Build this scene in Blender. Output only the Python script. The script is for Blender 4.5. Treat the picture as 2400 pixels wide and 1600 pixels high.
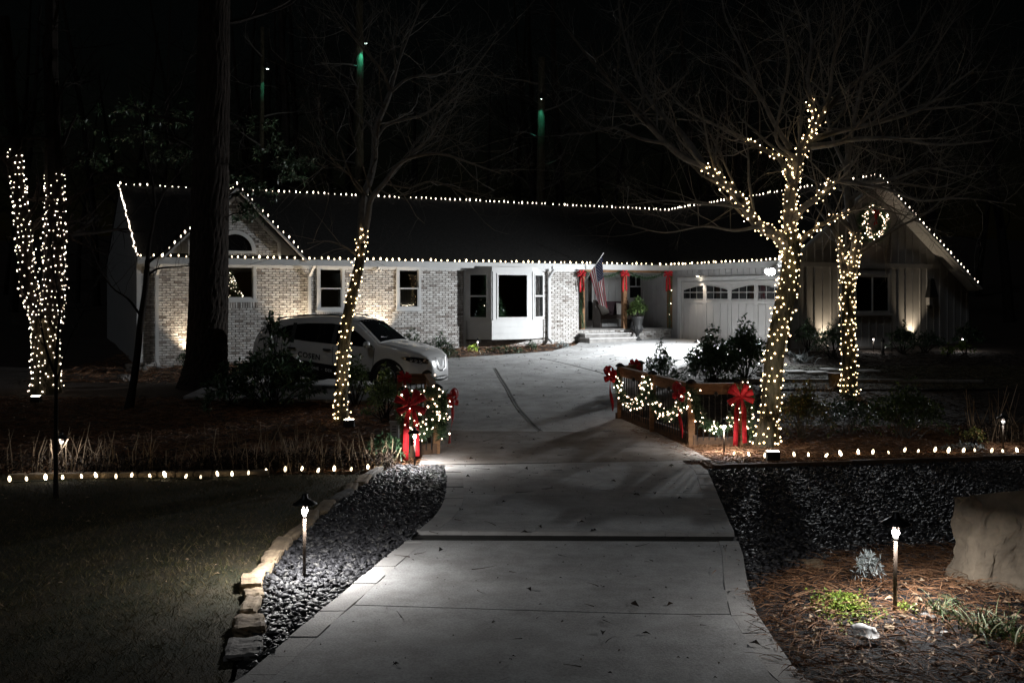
import bpy, math, random
import numpy as np
from mathutils import Vector, Matrix, Euler
from mathutils import noise as mnoise

for _o in list(bpy.data.objects):
    bpy.data.objects.remove(_o)
C = bpy.context.scene.collection
R = math.radians
rng = np.random.default_rng(7)
random.seed(7)

# ------------------------------------------------------------------ camera, sky, added fill light, exposure
FPX, HX, HY, CZ = 2300.0, 1200.0, 690.0, 2.15      # focal length and horizon in pixels of the 2400 px photograph, eye height
cam_d = bpy.data.cameras.new('camera')
cam_d.sensor_width = 36.0
cam_d.lens = FPX / 2400.0 * 36.0
cam_d.shift_y = -(800.0 - HY) / 2400.0
cam_d.clip_end = 1000.0
cam = bpy.data.objects.new('camera', cam_d)
cam.location = (0, 0, CZ)
cam.rotation_euler = (R(90), 0, 0)
C.objects.link(cam)
sc = bpy.context.scene
sc.camera = cam

world = bpy.data.worlds.new('World')
sc.world = world
world.use_nodes = True
_nt = world.node_tree
_sky = _nt.nodes.new('ShaderNodeTexSky')
_sky.sky_type = 'NISHITA'
_sky.sun_disc = False
_sky.sun_elevation = R(3.0)
_sky.sun_rotation = R(150)
_bg = _nt.nodes['Background']
_nt.links.new(_sky.outputs[0], _bg.inputs['Color'])
_bg.inputs['Strength'].default_value = 0.0005

sun_d = bpy.data.lights.new('night_fill', 'SUN')  # added weak even fill from behind the camera, no visible source
sun_d.energy = 0.11
sun_d.angle = R(6)
sun_d.color = (0.85, 0.92, 1.0)
sun = bpy.data.objects.new('night_fill', sun_d)
sun.rotation_euler = (R(38), 0, R(-35))
C.objects.link(sun)

sc.view_settings.view_transform = 'Standard'
sc.view_settings.look = 'None'
sc.view_settings.exposure = 0.0
sc.view_settings.gamma = 1.0
sc.view_settings.use_curve_mapping = False
sc.render.engine = 'CYCLES'
sc.cycles.use_denoising = True
sc.cycles.max_bounces = 5
sc.cycles.diffuse_bounces = 2
sc.cycles.glossy_bounces = 3
sc.cycles.transparent_max_bounces = 8
sc.cycles.sample_clamp_indirect = 3.0
sc.cycles.use_light_tree = True
sc.cycles.caustics_reflective = False
sc.cycles.caustics_refractive = False

# ------------------------------------------------------------------ terrain profile and survey helpers
_PY = [-20, 0, 5.4, 7, 9, 12, 13.8, 16, 17.5, 21, 25, 30, 34.5, 45, 70, 110, 200]
_PZ = [.15, .08, .02, 0, -.07, -.20, -.26, -.27, -.25, -.10, .15, .37, .53, .65, 2.2, 6.0, 14.0]


def gz(x, y):
    """Height of the natural ground; x, y scalars or arrays."""
    x = np.asarray(x, float); y = np.asarray(y, float)
    z = np.interp(y, _PY, _PZ)
    m = np.exp(-(((x - 3.1) / 1.1) ** 2 + ((y - 6.6) / 1.0) ** 2)) * .16       # pine straw island
    l = np.exp(-(((x + 9) / 4.0) ** 2 + ((y - 27) / 5.0) ** 2)) * -.15
    return z + m + l


def gzf(x, y):
    return float(gz(x, y))


def P(px, py, Y):
    """World point seen at photo pixel (px, py) at distance Y."""
    return Vector(((px - HX) / FPX * Y, Y, CZ + (HY - py) / FPX * Y))


def G(px, py):
    """World point where the ground shows at photo pixel (px, py)."""
    k = (px - HX) / FPX
    prev = 2.5
    y = 2.5
    while y < 120:
        if CZ + (HY - py) / FPX * y < gzf(k * y, y):
            lo, hi = prev, y
            for _ in range(30):
                m = (lo + hi) / 2
                if CZ + (HY - py) / FPX * m < gzf(k * m, m): hi = m
                else: lo = m
            y = (lo + hi) / 2
            return Vector((k * y, y, gzf(k * y, y)))
        prev = y
        y += .15
    return Vector((k * 60, 60, gzf(k * 60, 60)))


# ------------------------------------------------------------------ materials
MATS = {}


def mat(name, color, rough=.7, metal=0., var=.25, scale=8., bump=0., bscale=40., spec=.4, coat=0., color2=None, detail=4., stretch=None):
    """Principled material whose colour drifts between two tones with noise, plus fine relief."""
    m = bpy.data.materials.new(name)
    m.use_nodes = True
    nt = m.node_tree
    b = nt.nodes['Principled BSDF']
    b.inputs['Roughness'].default_value = rough
    b.inputs['Metallic'].default_value = metal
    b.inputs['Specular IOR Level'].default_value = spec
    b.inputs['Coat Weight'].default_value = coat
    c = tuple(color)
    c2 = tuple(color2) if color2 else tuple(v * (1 - var) for v in c)
    tc = nt.nodes.new('ShaderNodeTexCoord')
    mp = nt.nodes.new('ShaderNodeMapping')
    if stretch: mp.inputs['Scale'].default_value = stretch
    nt.links.new(tc.outputs['Object'], mp.inputs['Vector'])
    n = nt.nodes.new('ShaderNodeTexNoise')
    n.inputs['Scale'].default_value = scale
    n.inputs['Detail'].default_value = detail
    n.inputs['Roughness'].default_value = .65
    nt.links.new(mp.outputs[0], n.inputs['Vector'])
    r = nt.nodes.new('ShaderNodeValToRGB')
    r.color_ramp.elements[0].position = .35; r.color_ramp.elements[0].color = (*c2, 1)
    r.color_ramp.elements[1].position = .65; r.color_ramp.elements[1].color = (*c, 1)
    nt.links.new(n.outputs['Fac'], r.inputs[0])
    nt.links.new(r.outputs[0], b.inputs['Base Color'])
    if bump:
        n2 = nt.nodes.new('ShaderNodeTexNoise')
        n2.inputs['Scale'].default_value = bscale
        n2.inputs['Detail'].default_value = 5
        nt.links.new(mp.outputs[0], n2.inputs['Vector'])
        bp = nt.nodes.new('ShaderNodeBump')
        bp.inputs['Strength'].default_value = bump
        bp.inputs['Distance'].default_value = .02
        nt.links.new(n2.outputs['Fac'], bp.inputs['Height'])
        nt.links.new(bp.outputs[0], b.inputs['Normal'])
    MATS[name] = m
    return m


def emit(name, color, strength, vary=False):
    m = bpy.data.materials.new(name)
    m.use_nodes = True
    b = m.node_tree.nodes['Principled BSDF']
    b.inputs['Base Color'].default_value = (*color, 1)
    b.inputs['Emission Color'].default_value = (*color, 1)
    b.inputs['Emission Strength'].default_value = strength
    if vary:                                   # no two bulbs equally bright
        nt = m.node_tree
        o = nt.nodes.new('ShaderNodeObjectInfo')
        r = nt.nodes.new('ShaderNodeMapRange'); r.inputs['To Min'].default_value = strength * .25; r.inputs['To Max'].default_value = strength * 1.6
        nt.links.new(o.outputs['Random'], r.inputs['Value']); nt.links.new(r.outputs[0], b.inputs['Emission Strength'])
    MATS[name] = m
    return m


def island_mat(name, colors, rough=.7, spec=.4, bump=0., bscale=60., trans=0.):
    """Each loose piece of the mesh takes its own tone from a palette."""
    m = bpy.data.materials.new(name)
    m.use_nodes = True
    nt = m.node_tree
    b = nt.nodes['Principled BSDF']
    b.inputs['Roughness'].default_value = rough
    b.inputs['Specular IOR Level'].default_value = spec
    g = nt.nodes.new('ShaderNodeNewGeometry')
    r = nt.nodes.new('ShaderNodeValToRGB')
    r.color_ramp.interpolation = 'LINEAR'
    e = r.color_ramp.elements
    while len(e) < len(colors): e.new(.5)
    for i, c in enumerate(colors):
        e[i].position = i / (len(colors) - 1); e[i].color = (*c, 1)
    nt.links.new(g.outputs['Random Per Island'], r.inputs[0])
    nt.links.new(r.outputs[0], b.inputs['Base Color'])
    if bump:
        tc = nt.nodes.new('ShaderNodeTexCoord')
        n2 = nt.nodes.new('ShaderNodeTexNoise'); n2.inputs['Scale'].default_value = bscale
        nt.links.new(tc.outputs['Object'], n2.inputs['Vector'])
        bp = nt.nodes.new('ShaderNodeBump'); bp.inputs['Strength'].default_value = bump; bp.inputs['Distance'].default_value = .01
        nt.links.new(n2.outputs['Fac'], bp.inputs['Height']); nt.links.new(bp.outputs[0], b.inputs['Normal'])
    MATS[name] = m
    return m


def brick_mat(name, per_object):
    """Whitewashed brick: worn paint over clay, a tone for each brick (object or loose piece)."""
    m = bpy.data.materials.new(name)
    m.use_nodes = True
    nt = m.node_tree
    b = nt.nodes['Principled BSDF']
    b.inputs['Roughness'].default_value = .85
    if per_object:
        s = nt.nodes.new('ShaderNodeObjectInfo').outputs['Random']
    else:
        s = nt.nodes.new('ShaderNodeNewGeometry').outputs['Random Per Island']
    r = nt.nodes.new('ShaderNodeValToRGB')
    e = r.color_ramp.elements
    pal = [(.0, (.20, .175, .155)), (.05, (.28, .25, .23)), (.12, (.43, .41, .39)), (.45, (.53, .51, .49)), (.8, (.58, .565, .545)), (1., (.66, .645, .63))]
    while len(e) < len(pal): e.new(.5)
    for i, (p, c) in enumerate(pal):
        e[i].position = p; e[i].color = (*c, 1)
    nt.links.new(s, r.inputs[0])
    g = nt.nodes.new('ShaderNodeNewGeometry')
    n = nt.nodes.new('ShaderNodeTexNoise'); n.inputs['Scale'].default_value = 9.; n.inputs['Detail'].default_value = 6
    nt.links.new(g.outputs['Position'], n.inputs['Vector'])
    rr = nt.nodes.new('ShaderNodeValToRGB')
    rr.color_ramp.elements[0].position = .36; rr.color_ramp.elements[0].color = (.42, .38, .34, 1)
    rr.color_ramp.elements[1].position = .56; rr.color_ramp.elements[1].color = (1, 1, 1, 1)
    nt.links.new(n.outputs['Fac'], rr.inputs[0])
    mx = nt.nodes.new('ShaderNodeMixRGB'); mx.blend_type = 'MULTIPLY'; mx.inputs[0].default_value = .55
    nt.links.new(r.outputs[0], mx.inputs[1]); nt.links.new(rr.outputs[0], mx.inputs[2])
    nt.links.new(mx.outputs[0], b.inputs['Base Color'])
    n2 = nt.nodes.new('ShaderNodeTexNoise'); n2.inputs['Scale'].default_value = 45.
    nt.links.new(g.outputs['Position'], n2.inputs['Vector'])
    bp = nt.nodes.new('ShaderNodeBump'); bp.inputs['Strength'].default_value = .5; bp.inputs['Distance'].default_value = .012
    nt.links.new(n2.outputs['Fac'], bp.inputs['Height']); nt.links.new(bp.outputs[0], b.inputs['Normal'])
    MATS[name] = m
    return m


brick_mat('brick_single', True)
brick_mat('brick_joined', False)
mat('mortar', (.20, .18, .165), .95, bump=.4)
mat('white_trim', (.52, .52, .515), .55, var=.10, scale=3, bump=.05)
mat('grey_siding', (.36, .355, .35), .7, var=.12, scale=3, bump=.08)
mat('door_paint', (.47, .455, .44), .6, var=.08, scale=2, bump=.04)
mat('dark_trim', (.03, .03, .03), .5)
mat('roof_shingle', (.030, .029, .028), .95, var=.5, scale=14, bump=.8, bscale=30, spec=.15)
mat('window_glass', (.004, .0045, .005), .03, var=0, spec=.22)


def clear_glass(name):
    m = bpy.data.materials.new(name); m.use_nodes = True
    nt = m.node_tree; nt.nodes.remove(nt.nodes['Principled BSDF'])
    t = nt.nodes.new('ShaderNodeBsdfTransparent'); t.inputs[0].default_value = (.82, .85, .84, 1)
    g = nt.nodes.new('ShaderNodeBsdfGlossy'); g.inputs['Roughness'].default_value = .03
    f = nt.nodes.new('ShaderNodeFresnel'); f.inputs['IOR'].default_value = 1.45
    x = nt.nodes.new('ShaderNodeMixShader')
    nt.links.new(f.outputs[0], x.inputs[0]); nt.links.new(t.outputs[0], x.inputs[1]); nt.links.new(g.outputs[0], x.inputs[2])
    nt.links.new(x.outputs[0], nt.nodes['Material Output'].inputs['Surface'])
    MATS[name] = m


clear_glass('clear_glass')
mat('interior_wall', (.10, .095, .09), .9)
mat('curtain', (.20, .21, .20), .9, var=.3, scale=6, stretch=(8, 8, .3))
mat('ornament', (.55, .55, .57), .2, .8)


def concrete_mat(name, c, stain):
    m = bpy.data.materials.new(name); m.use_nodes = True
    nt = m.node_tree; b = nt.nodes['Principled BSDF']
    b.inputs['Roughness'].default_value = .9; b.inputs['Specular IOR Level'].default_value = .2
    g = nt.nodes.new('ShaderNodeNewGeometry')

    def noise(scale, detail, lo, hi, a, z):
        n = nt.nodes.new('ShaderNodeTexNoise'); n.inputs['Scale'].default_value = scale; n.inputs['Detail'].default_value = detail; n.inputs['Roughness'].default_value = .7
        nt.links.new(g.outputs['Position'], n.inputs['Vector'])
        r = nt.nodes.new('ShaderNodeValToRGB')
        r.color_ramp.elements[0].position = lo; r.color_ramp.elements[0].color = (*a, 1)
        r.color_ramp.elements[1].position = hi; r.color_ramp.elements[1].color = (*z, 1)
        nt.links.new(n.outputs['Fac'], r.inputs[0]); return r.outputs[0], n
    big, _ = noise(.55, 6, .35, .65, tuple(v * .62 for v in c), c)
    mid, _ = noise(3.2, 8, .40, .60, stain, (1, 1, 1))
    fine, nf = noise(70., 3, .30, .62, (.55, .55, .55), (1.1, 1.1, 1.1))
    prev = big
    for k, f in ((mid, .55), (fine, .7)):
        x = nt.nodes.new('ShaderNodeMixRGB'); x.blend_type = 'MULTIPLY'; x.inputs[0].default_value = f
        nt.links.new(prev, x.inputs[1]); nt.links.new(k, x.inputs[2]); prev = x.outputs[0]
    nt.links.new(prev, b.inputs['Base Color'])
    bp = nt.nodes.new('ShaderNodeBump'); bp.inputs['Strength'].default_value = .5; bp.inputs['Distance'].default_value = .006
    nt.links.new(nf.outputs['Fac'], bp.inputs['Height']); nt.links.new(bp.outputs[0], b.inputs['Normal'])
    MATS[name] = m


concrete_mat('concrete', (.52, .52, .52), (.62, .60, .57))
mat('concrete_old', (.33, .31, .295), .9, color2=(.18, .155, .135), scale=1.6, bump=.4, bscale=90, spec=.2, detail=9)
mat('concrete_band', (.42, .41, .40), .9, var=.25, scale=4, bump=.4, bscale=70, spec=.2)
mat('joint_dark', (.05, .048, .045), .95)
mat('soil', (.030, .020, .014), .95, var=.5, scale=3, bump=.8, bscale=25)
mat('lawn_soil', (.055, .044, .025), .95, color2=(.017, .021, .007), scale=1.6, bump=.9, bscale=90, detail=9)
mat('slate_bed', (.02, .02, .022), .9, var=.4, scale=30, bump=.9, bscale=60)
island_mat('slate_chip', [(.011, .011, .013), (.02, .02, .023), (.030, .030, .034), (.048, .048, .054), (.09, .088, .085)], .6, .28, .3)
island_mat('pine_straw', [(.10, .045, .021), (.16, .075, .035), (.22, .11, .055), (.29, .165, .09)], .7, .3)
island_mat('grass_blade', [(.034, .046, .011), (.07, .06, .024), (.125, .098, .052), (.22, .17, .10)], .8, .1)
island_mat('litter', [(.018, .014, .011), (.035, .025, .018), (.06, .04, .026)], .8, .2)
island_mat('dry_stalk', [(.14, .095, .06), (.28, .20, .13), (.45, .35, .25)], .8, .2)
island_mat('leaf_dark', [(.032, .066, .034), (.048, .092, .044), (.068, .12, .056)], .34, .5)
island_mat('leaf_mid', [(.04, .075, .022), (.07, .115, .032), (.11, .15, .045)], .42, .5)
island_mat('leaf_bronze', [(.06, .09, .026), (.10, .13, .034), (.18, .15, .04), (.22, .12, .045)], .45, .5)
island_mat('leaf_bright', [(.10, .17, .02), (.17, .25, .03), (.26, .33, .05)], .5, .4)
island_mat('leaf_silver', [(.16, .19, .19), (.26, .29, .29), (.36, .39, .39)], .6, .3)
island_mat('leaf_variegated', [(.05, .08, .03), (.12, .16, .07), (.38, .40, .27)], .5, .4)
island_mat('garland_needle', [(.03, .07, .03), (.05, .10, .045), (.075, .14, .065)], .5, .4)
mat('bark_pine', (.035, .027, .022), .95, color2=(.012, .010, .009), scale=5, bump=1., bscale=14, spec=.15, stretch=(4, 4, .7))
mat('bark_grey', (.12, .105, .075), .9, color2=(.045, .043, .022), scale=9, bump=.9, bscale=22, spec=.2, stretch=(2, 2, .5))
mat('bark_twig', (.20, .185, .165), .9, var=.4, scale=10, spec=.2)
mat('bark_dark', (.03, .025, .022), .95, var=.4, scale=10, spec=.15)
mat('cedar', (.26, .135, .06), .8, color2=(.13, .065, .03), scale=6, bump=.4, bscale=30, stretch=(1, 1, 5))
mat('cedar_dark', (.13, .075, .042), .85, color2=(.07, .04, .024), scale=6, bump=.4, bscale=30)
mat('black_metal', (.012, .012, .012), .45, spec=.5)
mat('bronze_metal', (.055, .040, .030), .5, .2, var=.2, scale=20)
mat('lamp_socket', (.26, .255, .25), .4, var=.1)
mat('ribbon_red', (.55, .012, .020), .7, var=.3, scale=9, bump=.5, bscale=26)
mat('wire_green', (.012, .022, .012), .6)
mat('stone_tan', (.29, .22, .14), .9, color2=(.15, .11, .075), scale=7, bump=.7, bscale=22)
mat('stone_boulder', (.30, .245, .18), .95, color2=(.13, .105, .08), scale=2.6, bump=1., bscale=7, detail=9)
mat('stone_grey', (.22, .21, .20), .9, var=.4, scale=6, bump=.6, bscale=25)
mat('car_paint', (.66, .66, .66), .28, var=.0, spec=.5, coat=.7)
mat('car_glass', (.008, .009, .010), .05, spec=.6)
mat('car_black', (.012, .012, .012), .5)
mat('tyre', (.015, .015, .015), .85)
mat('chrome', (.65, .66, .67), .15, 1.)
mat('flag_white', (.80, .80, .80), .8, var=.05)
mat('flag_red', (.36, .03, .05), .8, var=.1)
mat('flag_blue', (.02, .03, .10), .8, var=.1)
mat('pew_wood', (.045, .028, .020), .5, var=.4, scale=8)
mat('pew_cushion', (.05, .03, .035), .9, var=.2)
mat('pillow_cloth', (.50, .48, .45), .9, var=.15, scale=20, bump=.2)
mat('urn_iron', (.028, .028, .028), .6, var=.3, scale=15, bump=.2)
mat('box_white', (.52, .52, .50), .6, var=.15, scale=8)
mat('barrel_wood', (.22, .14, .06), .85, color2=(.10, .065, .03), scale=8, bump=.3)
emit('bulb_warm', (1.0, .70, .36), 13., True)
emit('bulb_cool', (1.0, .80, .62), 11., True)
emit('bulb_c9', (1.0, .80, .52), 8., True)
emit('bulb_roof', (1.0, .84, .68), 6.5, True)
emit('bulb_pink', (1.0, .70, .50), 16., True)
emit('flood_lens', (.95, .98, 1.0), 160.)
emit('spot_lens', (1.0, .86, .66), 40.)
emit('path_lens', (1.0, .96, .90), 6.)
emit('teal_lens', (.75, 1.0, .92), 12.)
# ------------------------------------------------------------------ mesh building
class MB:
    """Collects shapes in world coordinates; build() links them as ONE mesh object."""

    def __init__(s):
        s.v = []; s.f = []; s.n = 0; s.mi = []

    def add(s, verts, faces, m=0):
        o = s.n
        s.v.extend([tuple(p) for p in verts]); s.n += len(verts)
        for f in faces:
            s.f.append(tuple(i + o for i in f)); s.mi.append(m)
        return s

    def hexa(s, p, m=0):
        """8 corners: bottom four counter-clockwise, then top four."""
        return s.add(p, [(3, 2, 1, 0), (4, 5, 6, 7), (0, 1, 5, 4), (1, 2, 6, 5), (2, 3, 7, 6), (3, 0, 4, 7)], m)

    def box(s, c, size, ax=None, ay=None, m=0):
        """Box centred at c; ax, ay are its horizontal axes (defaults x, y)."""
        c = Vector(c); ax = Vector(ax or (1, 0, 0)); ay = Vector(ay or (0, 1, 0)); az = ax.cross(ay)
        X, Y, Z = ax * size[0] / 2, ay * size[1] / 2, az * size[2] / 2
        return s.hexa([c - X - Y - Z, c + X - Y - Z, c + X + Y - Z, c - X + Y - Z, c - X - Y + Z, c + X - Y + Z, c + X + Y + Z, c - X + Y + Z], m)

    def beam(s, a, b, w, h, up=(0, 0, 1), m=0):
        a, b = Vector(a), Vector(b); d = (b - a).normalized()
        side = d.cross(Vector(up)).normalized(); u = side.cross(d)
        S, U = side * w / 2, u * h / 2
        return s.hexa([a - S - U, a + S - U, b + S - U, b - S - U, a - S + U, a + S + U, b + S + U, b - S + U], m)

    def tube(s, pts, radii, n=6, cap=True, m=0):
        pts = [Vector(p) for p in pts]
        if not hasattr(radii, '__len__'): radii = [radii] * len(pts)
        prev = None; rings = []
        for i, p in enumerate(pts):
            d = (pts[min(i + 1, len(pts) - 1)] - pts[max(i - 1, 0)])
            if d.length < 1e-9: d = Vector((0, 0, 1))
            d.normalize()
            if prev is None:
                x = d.orthogonal().normalized()
            else:
                x = (prev - d * prev.dot(d))
                x = x.normalized() if x.length > 1e-6 else d.orthogonal().normalized()
            prev = x
            y = d.cross(x)
            rings.append([p + (x * math.cos(2 * math.pi * k / n) + y * math.sin(2 * math.pi * k / n)) * radii[i] for k in range(n)])
        vs = [q for r in rings for q in r]
        fs = []
        for i in range(len(rings) - 1):
            for k in range(n):
                a = i * n + k; b = i * n + (k + 1) % n
                fs.append((a, b, b + n, a + n))
        if cap:
            fs.append(tuple(range(n - 1, -1, -1))); o = (len(rings) - 1) * n
            fs.append(tuple(range(o, o + n)))
        return s.add(vs, fs, m)

    def lathe(s, c, prof, n=12, m=0, axis=None):
        """prof: (radius, height) pairs from bottom to top round a vertical (or given) axis."""
        c = Vector(c); q = Vector(axis).to_track_quat('Z', 'Y') if axis is not None else None
        vs = []
        for r, h in prof:
            for k in range(n):
                p = Vector((r * math.cos(2 * math.pi * k / n), r * math.sin(2 * math.pi * k / n), h))
                vs.append(c + (q @ p if q else p))
        fs = []
        for i in range(len(prof) - 1):
            for k in range(n):
                a = i * n + k; b = i * n + (k + 1) % n
                fs.append((a, b, b + n, a + n))
        fs.append(tuple(range(n - 1, -1, -1))); o = (len(prof) - 1) * n
        fs.append(tuple(range(o, o + n)))
        return s.add(vs, fs, m)

    def prism(s, poly, d, m=0):
        """Flat polygon (3-D points) thickened by vector d."""
        d = Vector(d); p = [Vector(q) for q in poly]; n = len(p)
        vs = p + [q + d for q in p]
        fs = [tuple(range(n - 1, -1, -1)), tuple(range(n, 2 * n))]
        for i in range(n):
            j = (i + 1) % n; fs.append((i, j, j + n, i + n))
        return s.add(vs, fs, m)

    def build(s, name, mats, parent=None, smooth=False, label=None):
        if not isinstance(mats, (list, tuple)): mats = [mats]
        off = wloc(parent)
        me = bpy.data.meshes.new(name)
        me.from_pydata([(a - off[0], b - off[1], c - off[2]) for a, b, c in s.v], [], s.f)
        for q in mats: me.materials.append(MATS[q])
        if len(mats) > 1: me.polygons.foreach_set('material_index', s.mi)
        if smooth: me.polygons.foreach_set('use_smooth', [True] * len(me.polygons))
        return link(name, me, parent, label)


def wloc(o):
    v = Vector((0, 0, 0))
    while o is not None:
        v += o.location; o = o.parent
    return v


def link(name, data, parent=None, label=None):
    o = bpy.data.objects.new(name, data); C.objects.link(o)
    if parent is not None: o.parent = parent
    if label: o['label'] = label
    return o


def mesh_np(name, verts, faces, m, parent=None, kind=None, smooth=False):
    """verts (n,3) array, faces (k,3|4) array: one mesh made quickly."""
    off = wloc(parent)
    verts = np.asarray(verts, np.float32) - np.array(off, np.float32); faces = np.asarray(faces, np.int32)
    k = faces.shape[1]
    me = bpy.data.meshes.new(name)
    me.vertices.add(len(verts)); me.vertices.foreach_set('co', verts.ravel())
    me.loops.add(faces.size); me.loops.foreach_set('vertex_index', faces.ravel())
    me.polygons.add(len(faces)); me.polygons.foreach_set('loop_start', np.arange(0, faces.size, k, dtype=np.int32))
    me.update(calc_edges=True); me.validate()
    if smooth: me.polygons.foreach_set('use_smooth', [True] * len(me.polygons))
    me.materials.append(MATS[m])
    o = link(name, me, parent)
    if kind: o['kind'] = kind
    return o


def tag(o, label=None, cat=None, group=None, kind=None):
    if label: o['label'] = label
    if cat: o['category'] = cat
    if group: o['group'] = group
    if kind: o['kind'] = kind
    return o


def thing(name, label, cat, loc=(0, 0, 0), group=None):
    o = bpy.data.objects.new(name, None); C.objects.link(o)
    o.location = loc; o.empty_display_size = .1
    return tag(o, label, cat, group)


def lamp(kind, loc, energy, color=(1, 1, 1), size=.05, target=None, cone=90, blend=.5, parent=None):
    d = bpy.data.lights.new('lamp_light', kind)
    d.energy = energy; d.color = color
    d.shadow_soft_size = size
    if kind == 'SPOT':
        d.spot_size = R(cone); d.spot_blend = blend
    o = bpy.data.objects.new('lamp_light', d); C.objects.link(o)
    o.parent = parent
    o.location = Vector(loc) - wloc(parent)
    if target is not None:
        o.rotation_euler = (Vector(target) - Vector(loc)).to_track_quat('-Z', 'Y').to_euler()
    return o


# ------------------------------------------------------------------ bulbs and light strings
def bulb_mesh(name, prof, n, m):
    b = MB(); b.lathe((0, 0, 0), prof, n)
    me = bpy.data.meshes.new(name); me.from_pydata(b.v, [], b.f); me.materials.append(MATS[m])
    me.polygons.foreach_set('use_smooth', [True] * len(me.polygons))
    return me


MINI = {}
for _k in ('bulb_warm', 'bulb_cool', 'bulb_pink'):
    MINI[_k] = bulb_mesh('mini_' + _k, [(.005, -.012), (.0115, -.005), (.0125, .004), (.006, .014)], 6, _k)
C9_ROOF = bulb_mesh('c9_roof', [(.008, 0), (.018, .018), (.020, .040), (.012, .068), (.003, .080)], 7, 'bulb_roof')
C9_EAVE = bulb_mesh('c9_eave', [(.010, 0), (.023, .018), (.025, .040), (.015, .066), (.004, .078)], 7, 'bulb_c9')
C9_PATH = bulb_mesh('c9_path', [(.009, 0), (.017, .017), (.020, .036), (.0135, .062), (.004, .074)], 10, 'bulb_c9')


def bulbs(root, me, pts, rots=None, scale=1.0):
    base = wloc(root)
    for i, p in enumerate(pts):
        o = bpy.data.objects.new('bulb', me); C.objects.link(o)
        o.parent = root; o.location = Vector(p) - base
        if rots is not None: o.rotation_euler = rots[i]
        else: o.rotation_euler = (random.uniform(0, 6.3), random.uniform(0, 6.3), 0)
        k = scale * random.uniform(.62, 1.12); o.scale = (k, k, k)


def resample(pts, step):
    pts = [Vector(p) for p in pts]; out = [pts[0].copy()]; left = step
    for a, b in zip(pts, pts[1:]):
        L = (b - a).length; t = left
        while t <= L:
            out.append(a.lerp(b, t / L)); t += step
        left = t - L
    return out


def smooth_path(pts, n=6):
    """Catmull-Rom through the points."""
    p = [Vector(q) for q in pts]; p = [p[0] * 2 - p[1]] + p + [p[-1] * 2 - p[-2]]
    out = []
    for i in range(1, len(p) - 2):
        for k in range(n):
            t = k / n; a, b, c, d = p[i - 1:i + 3]
            out.append(.5 * ((2 * b) + (c - a) * t + (2 * a - 5 * b + 4 * c - d) * t * t + (3 * b - a - 3 * c + d) * t ** 3))
    out.append(p[-2]); return out


# ------------------------------------------------------------------ foliage
def _norm(a):
    return a / np.maximum(np.linalg.norm(a, axis=-1, keepdims=True), 1e-9)


def leaf_arrays(base, direc, length, width, fold=.25, r=rng):
    """Folded leaves: base (n,3), direc (n,3) unit; 6 verts, 4 tris each."""
    n = len(base)
    length = np.broadcast_to(np.asarray(length, float), (n,))[:, None]; width = np.broadcast_to(np.asarray(width, float), (n,))[:, None]
    up = np.tile([0, 0, 1.], (n, 1)) + r.normal(0, .35, (n, 3))
    side = _norm(np.cross(direc, up)); nor = _norm(np.cross(side, direc))
    mid = base + direc * length * .5 + nor * length * .04
    tip = base + direc * length - nor * length * .10
    l = mid + side * width * .5 + nor * width * fold; q = mid - side * width * .5 + nor * width * fold
    v = np.stack([base, l, tip, q, mid], 1).reshape(-1, 3)
    o = np.arange(n)[:, None] * 5
    f = np.concatenate([o + np.array([[0, 4, 1]]), o + np.array([[4, 2, 1]]), o + np.array([[0, 3, 4]]), o + np.array([[4, 3, 2]])])
    return v, f


def join_arrays(parts):
    vs = []; fs = []; n = 0
    for v, f in parts:
        vs.append(v); fs.append(f + n); n += len(v)
    return np.concatenate(vs), np.concatenate(fs)


def strands(base, direc, length, width, droop=.3, seg=3, r=rng):
    """Thin curved blades (needles, grass, straw)."""
    n = len(base)
    length = np.broadcast_to(np.asarray(length, float), (n,))[:, None]; width = np.broadcast_to(np.asarray(width, float), (n,))[:, None]
    side = _norm(np.cross(direc, r.normal(0, 1, (n, 3))))
    bend = _norm(r.normal(0, 1, (n, 3))) * .35 + np.array([0, 0, -1.]) * droop
    rows = []
    for k in range(seg + 1):
        t = k / seg
        c = base + direc * length * t + bend * length * t * t * .6
        w = width * (1 - .75 * t)
        rows += [c - side * w / 2, c + side * w / 2]
    v = np.stack(rows, 1).reshape(-1, 3); m = 2 * (seg + 1)
    o = np.arange(n)[:, None] * m
    f = np.concatenate([o + np.array([[2 * k, 2 * k + 1, 2 * k + 3, 2 * k + 2]]) for k in range(seg)])
    return v, f


def whorl_cloud(c, rad, n_whorl, leaves, length, width, r, shell=.45, droop=.1):
    """Whorls of leaves through an uneven ellipsoid, denser towards the outside."""
    d = _norm(r.normal(0, 1, (n_whorl, 3)))
    d[:, 2] = np.abs(d[:, 2]) * 1.35 - .55
    lump = 1 + .28 * np.sin(d[:, 0] * 5 + 1.3) * np.cos(d[:, 1] * 4) + .15 * np.sin(d[:, 2] * 9)
    rr = (shell + (1 - shell) * r.random(n_whorl) ** .6) * lump
    cen = np.array(c) + d * rr[:, None] * np.array(rad)
    k = np.repeat(np.arange(n_whorl), leaves)
    out = _norm(d[k] * .5 + r.normal(0, .75, (len(k), 3)) + np.array([0, 0, .25 - droop]))
    base = cen[k] + out * .01
    return cen, leaf_arrays(base, out, length * r.uniform(.7, 1.2, len(k)), width * r.uniform(.8, 1.2, len(k)), r=r)


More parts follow.
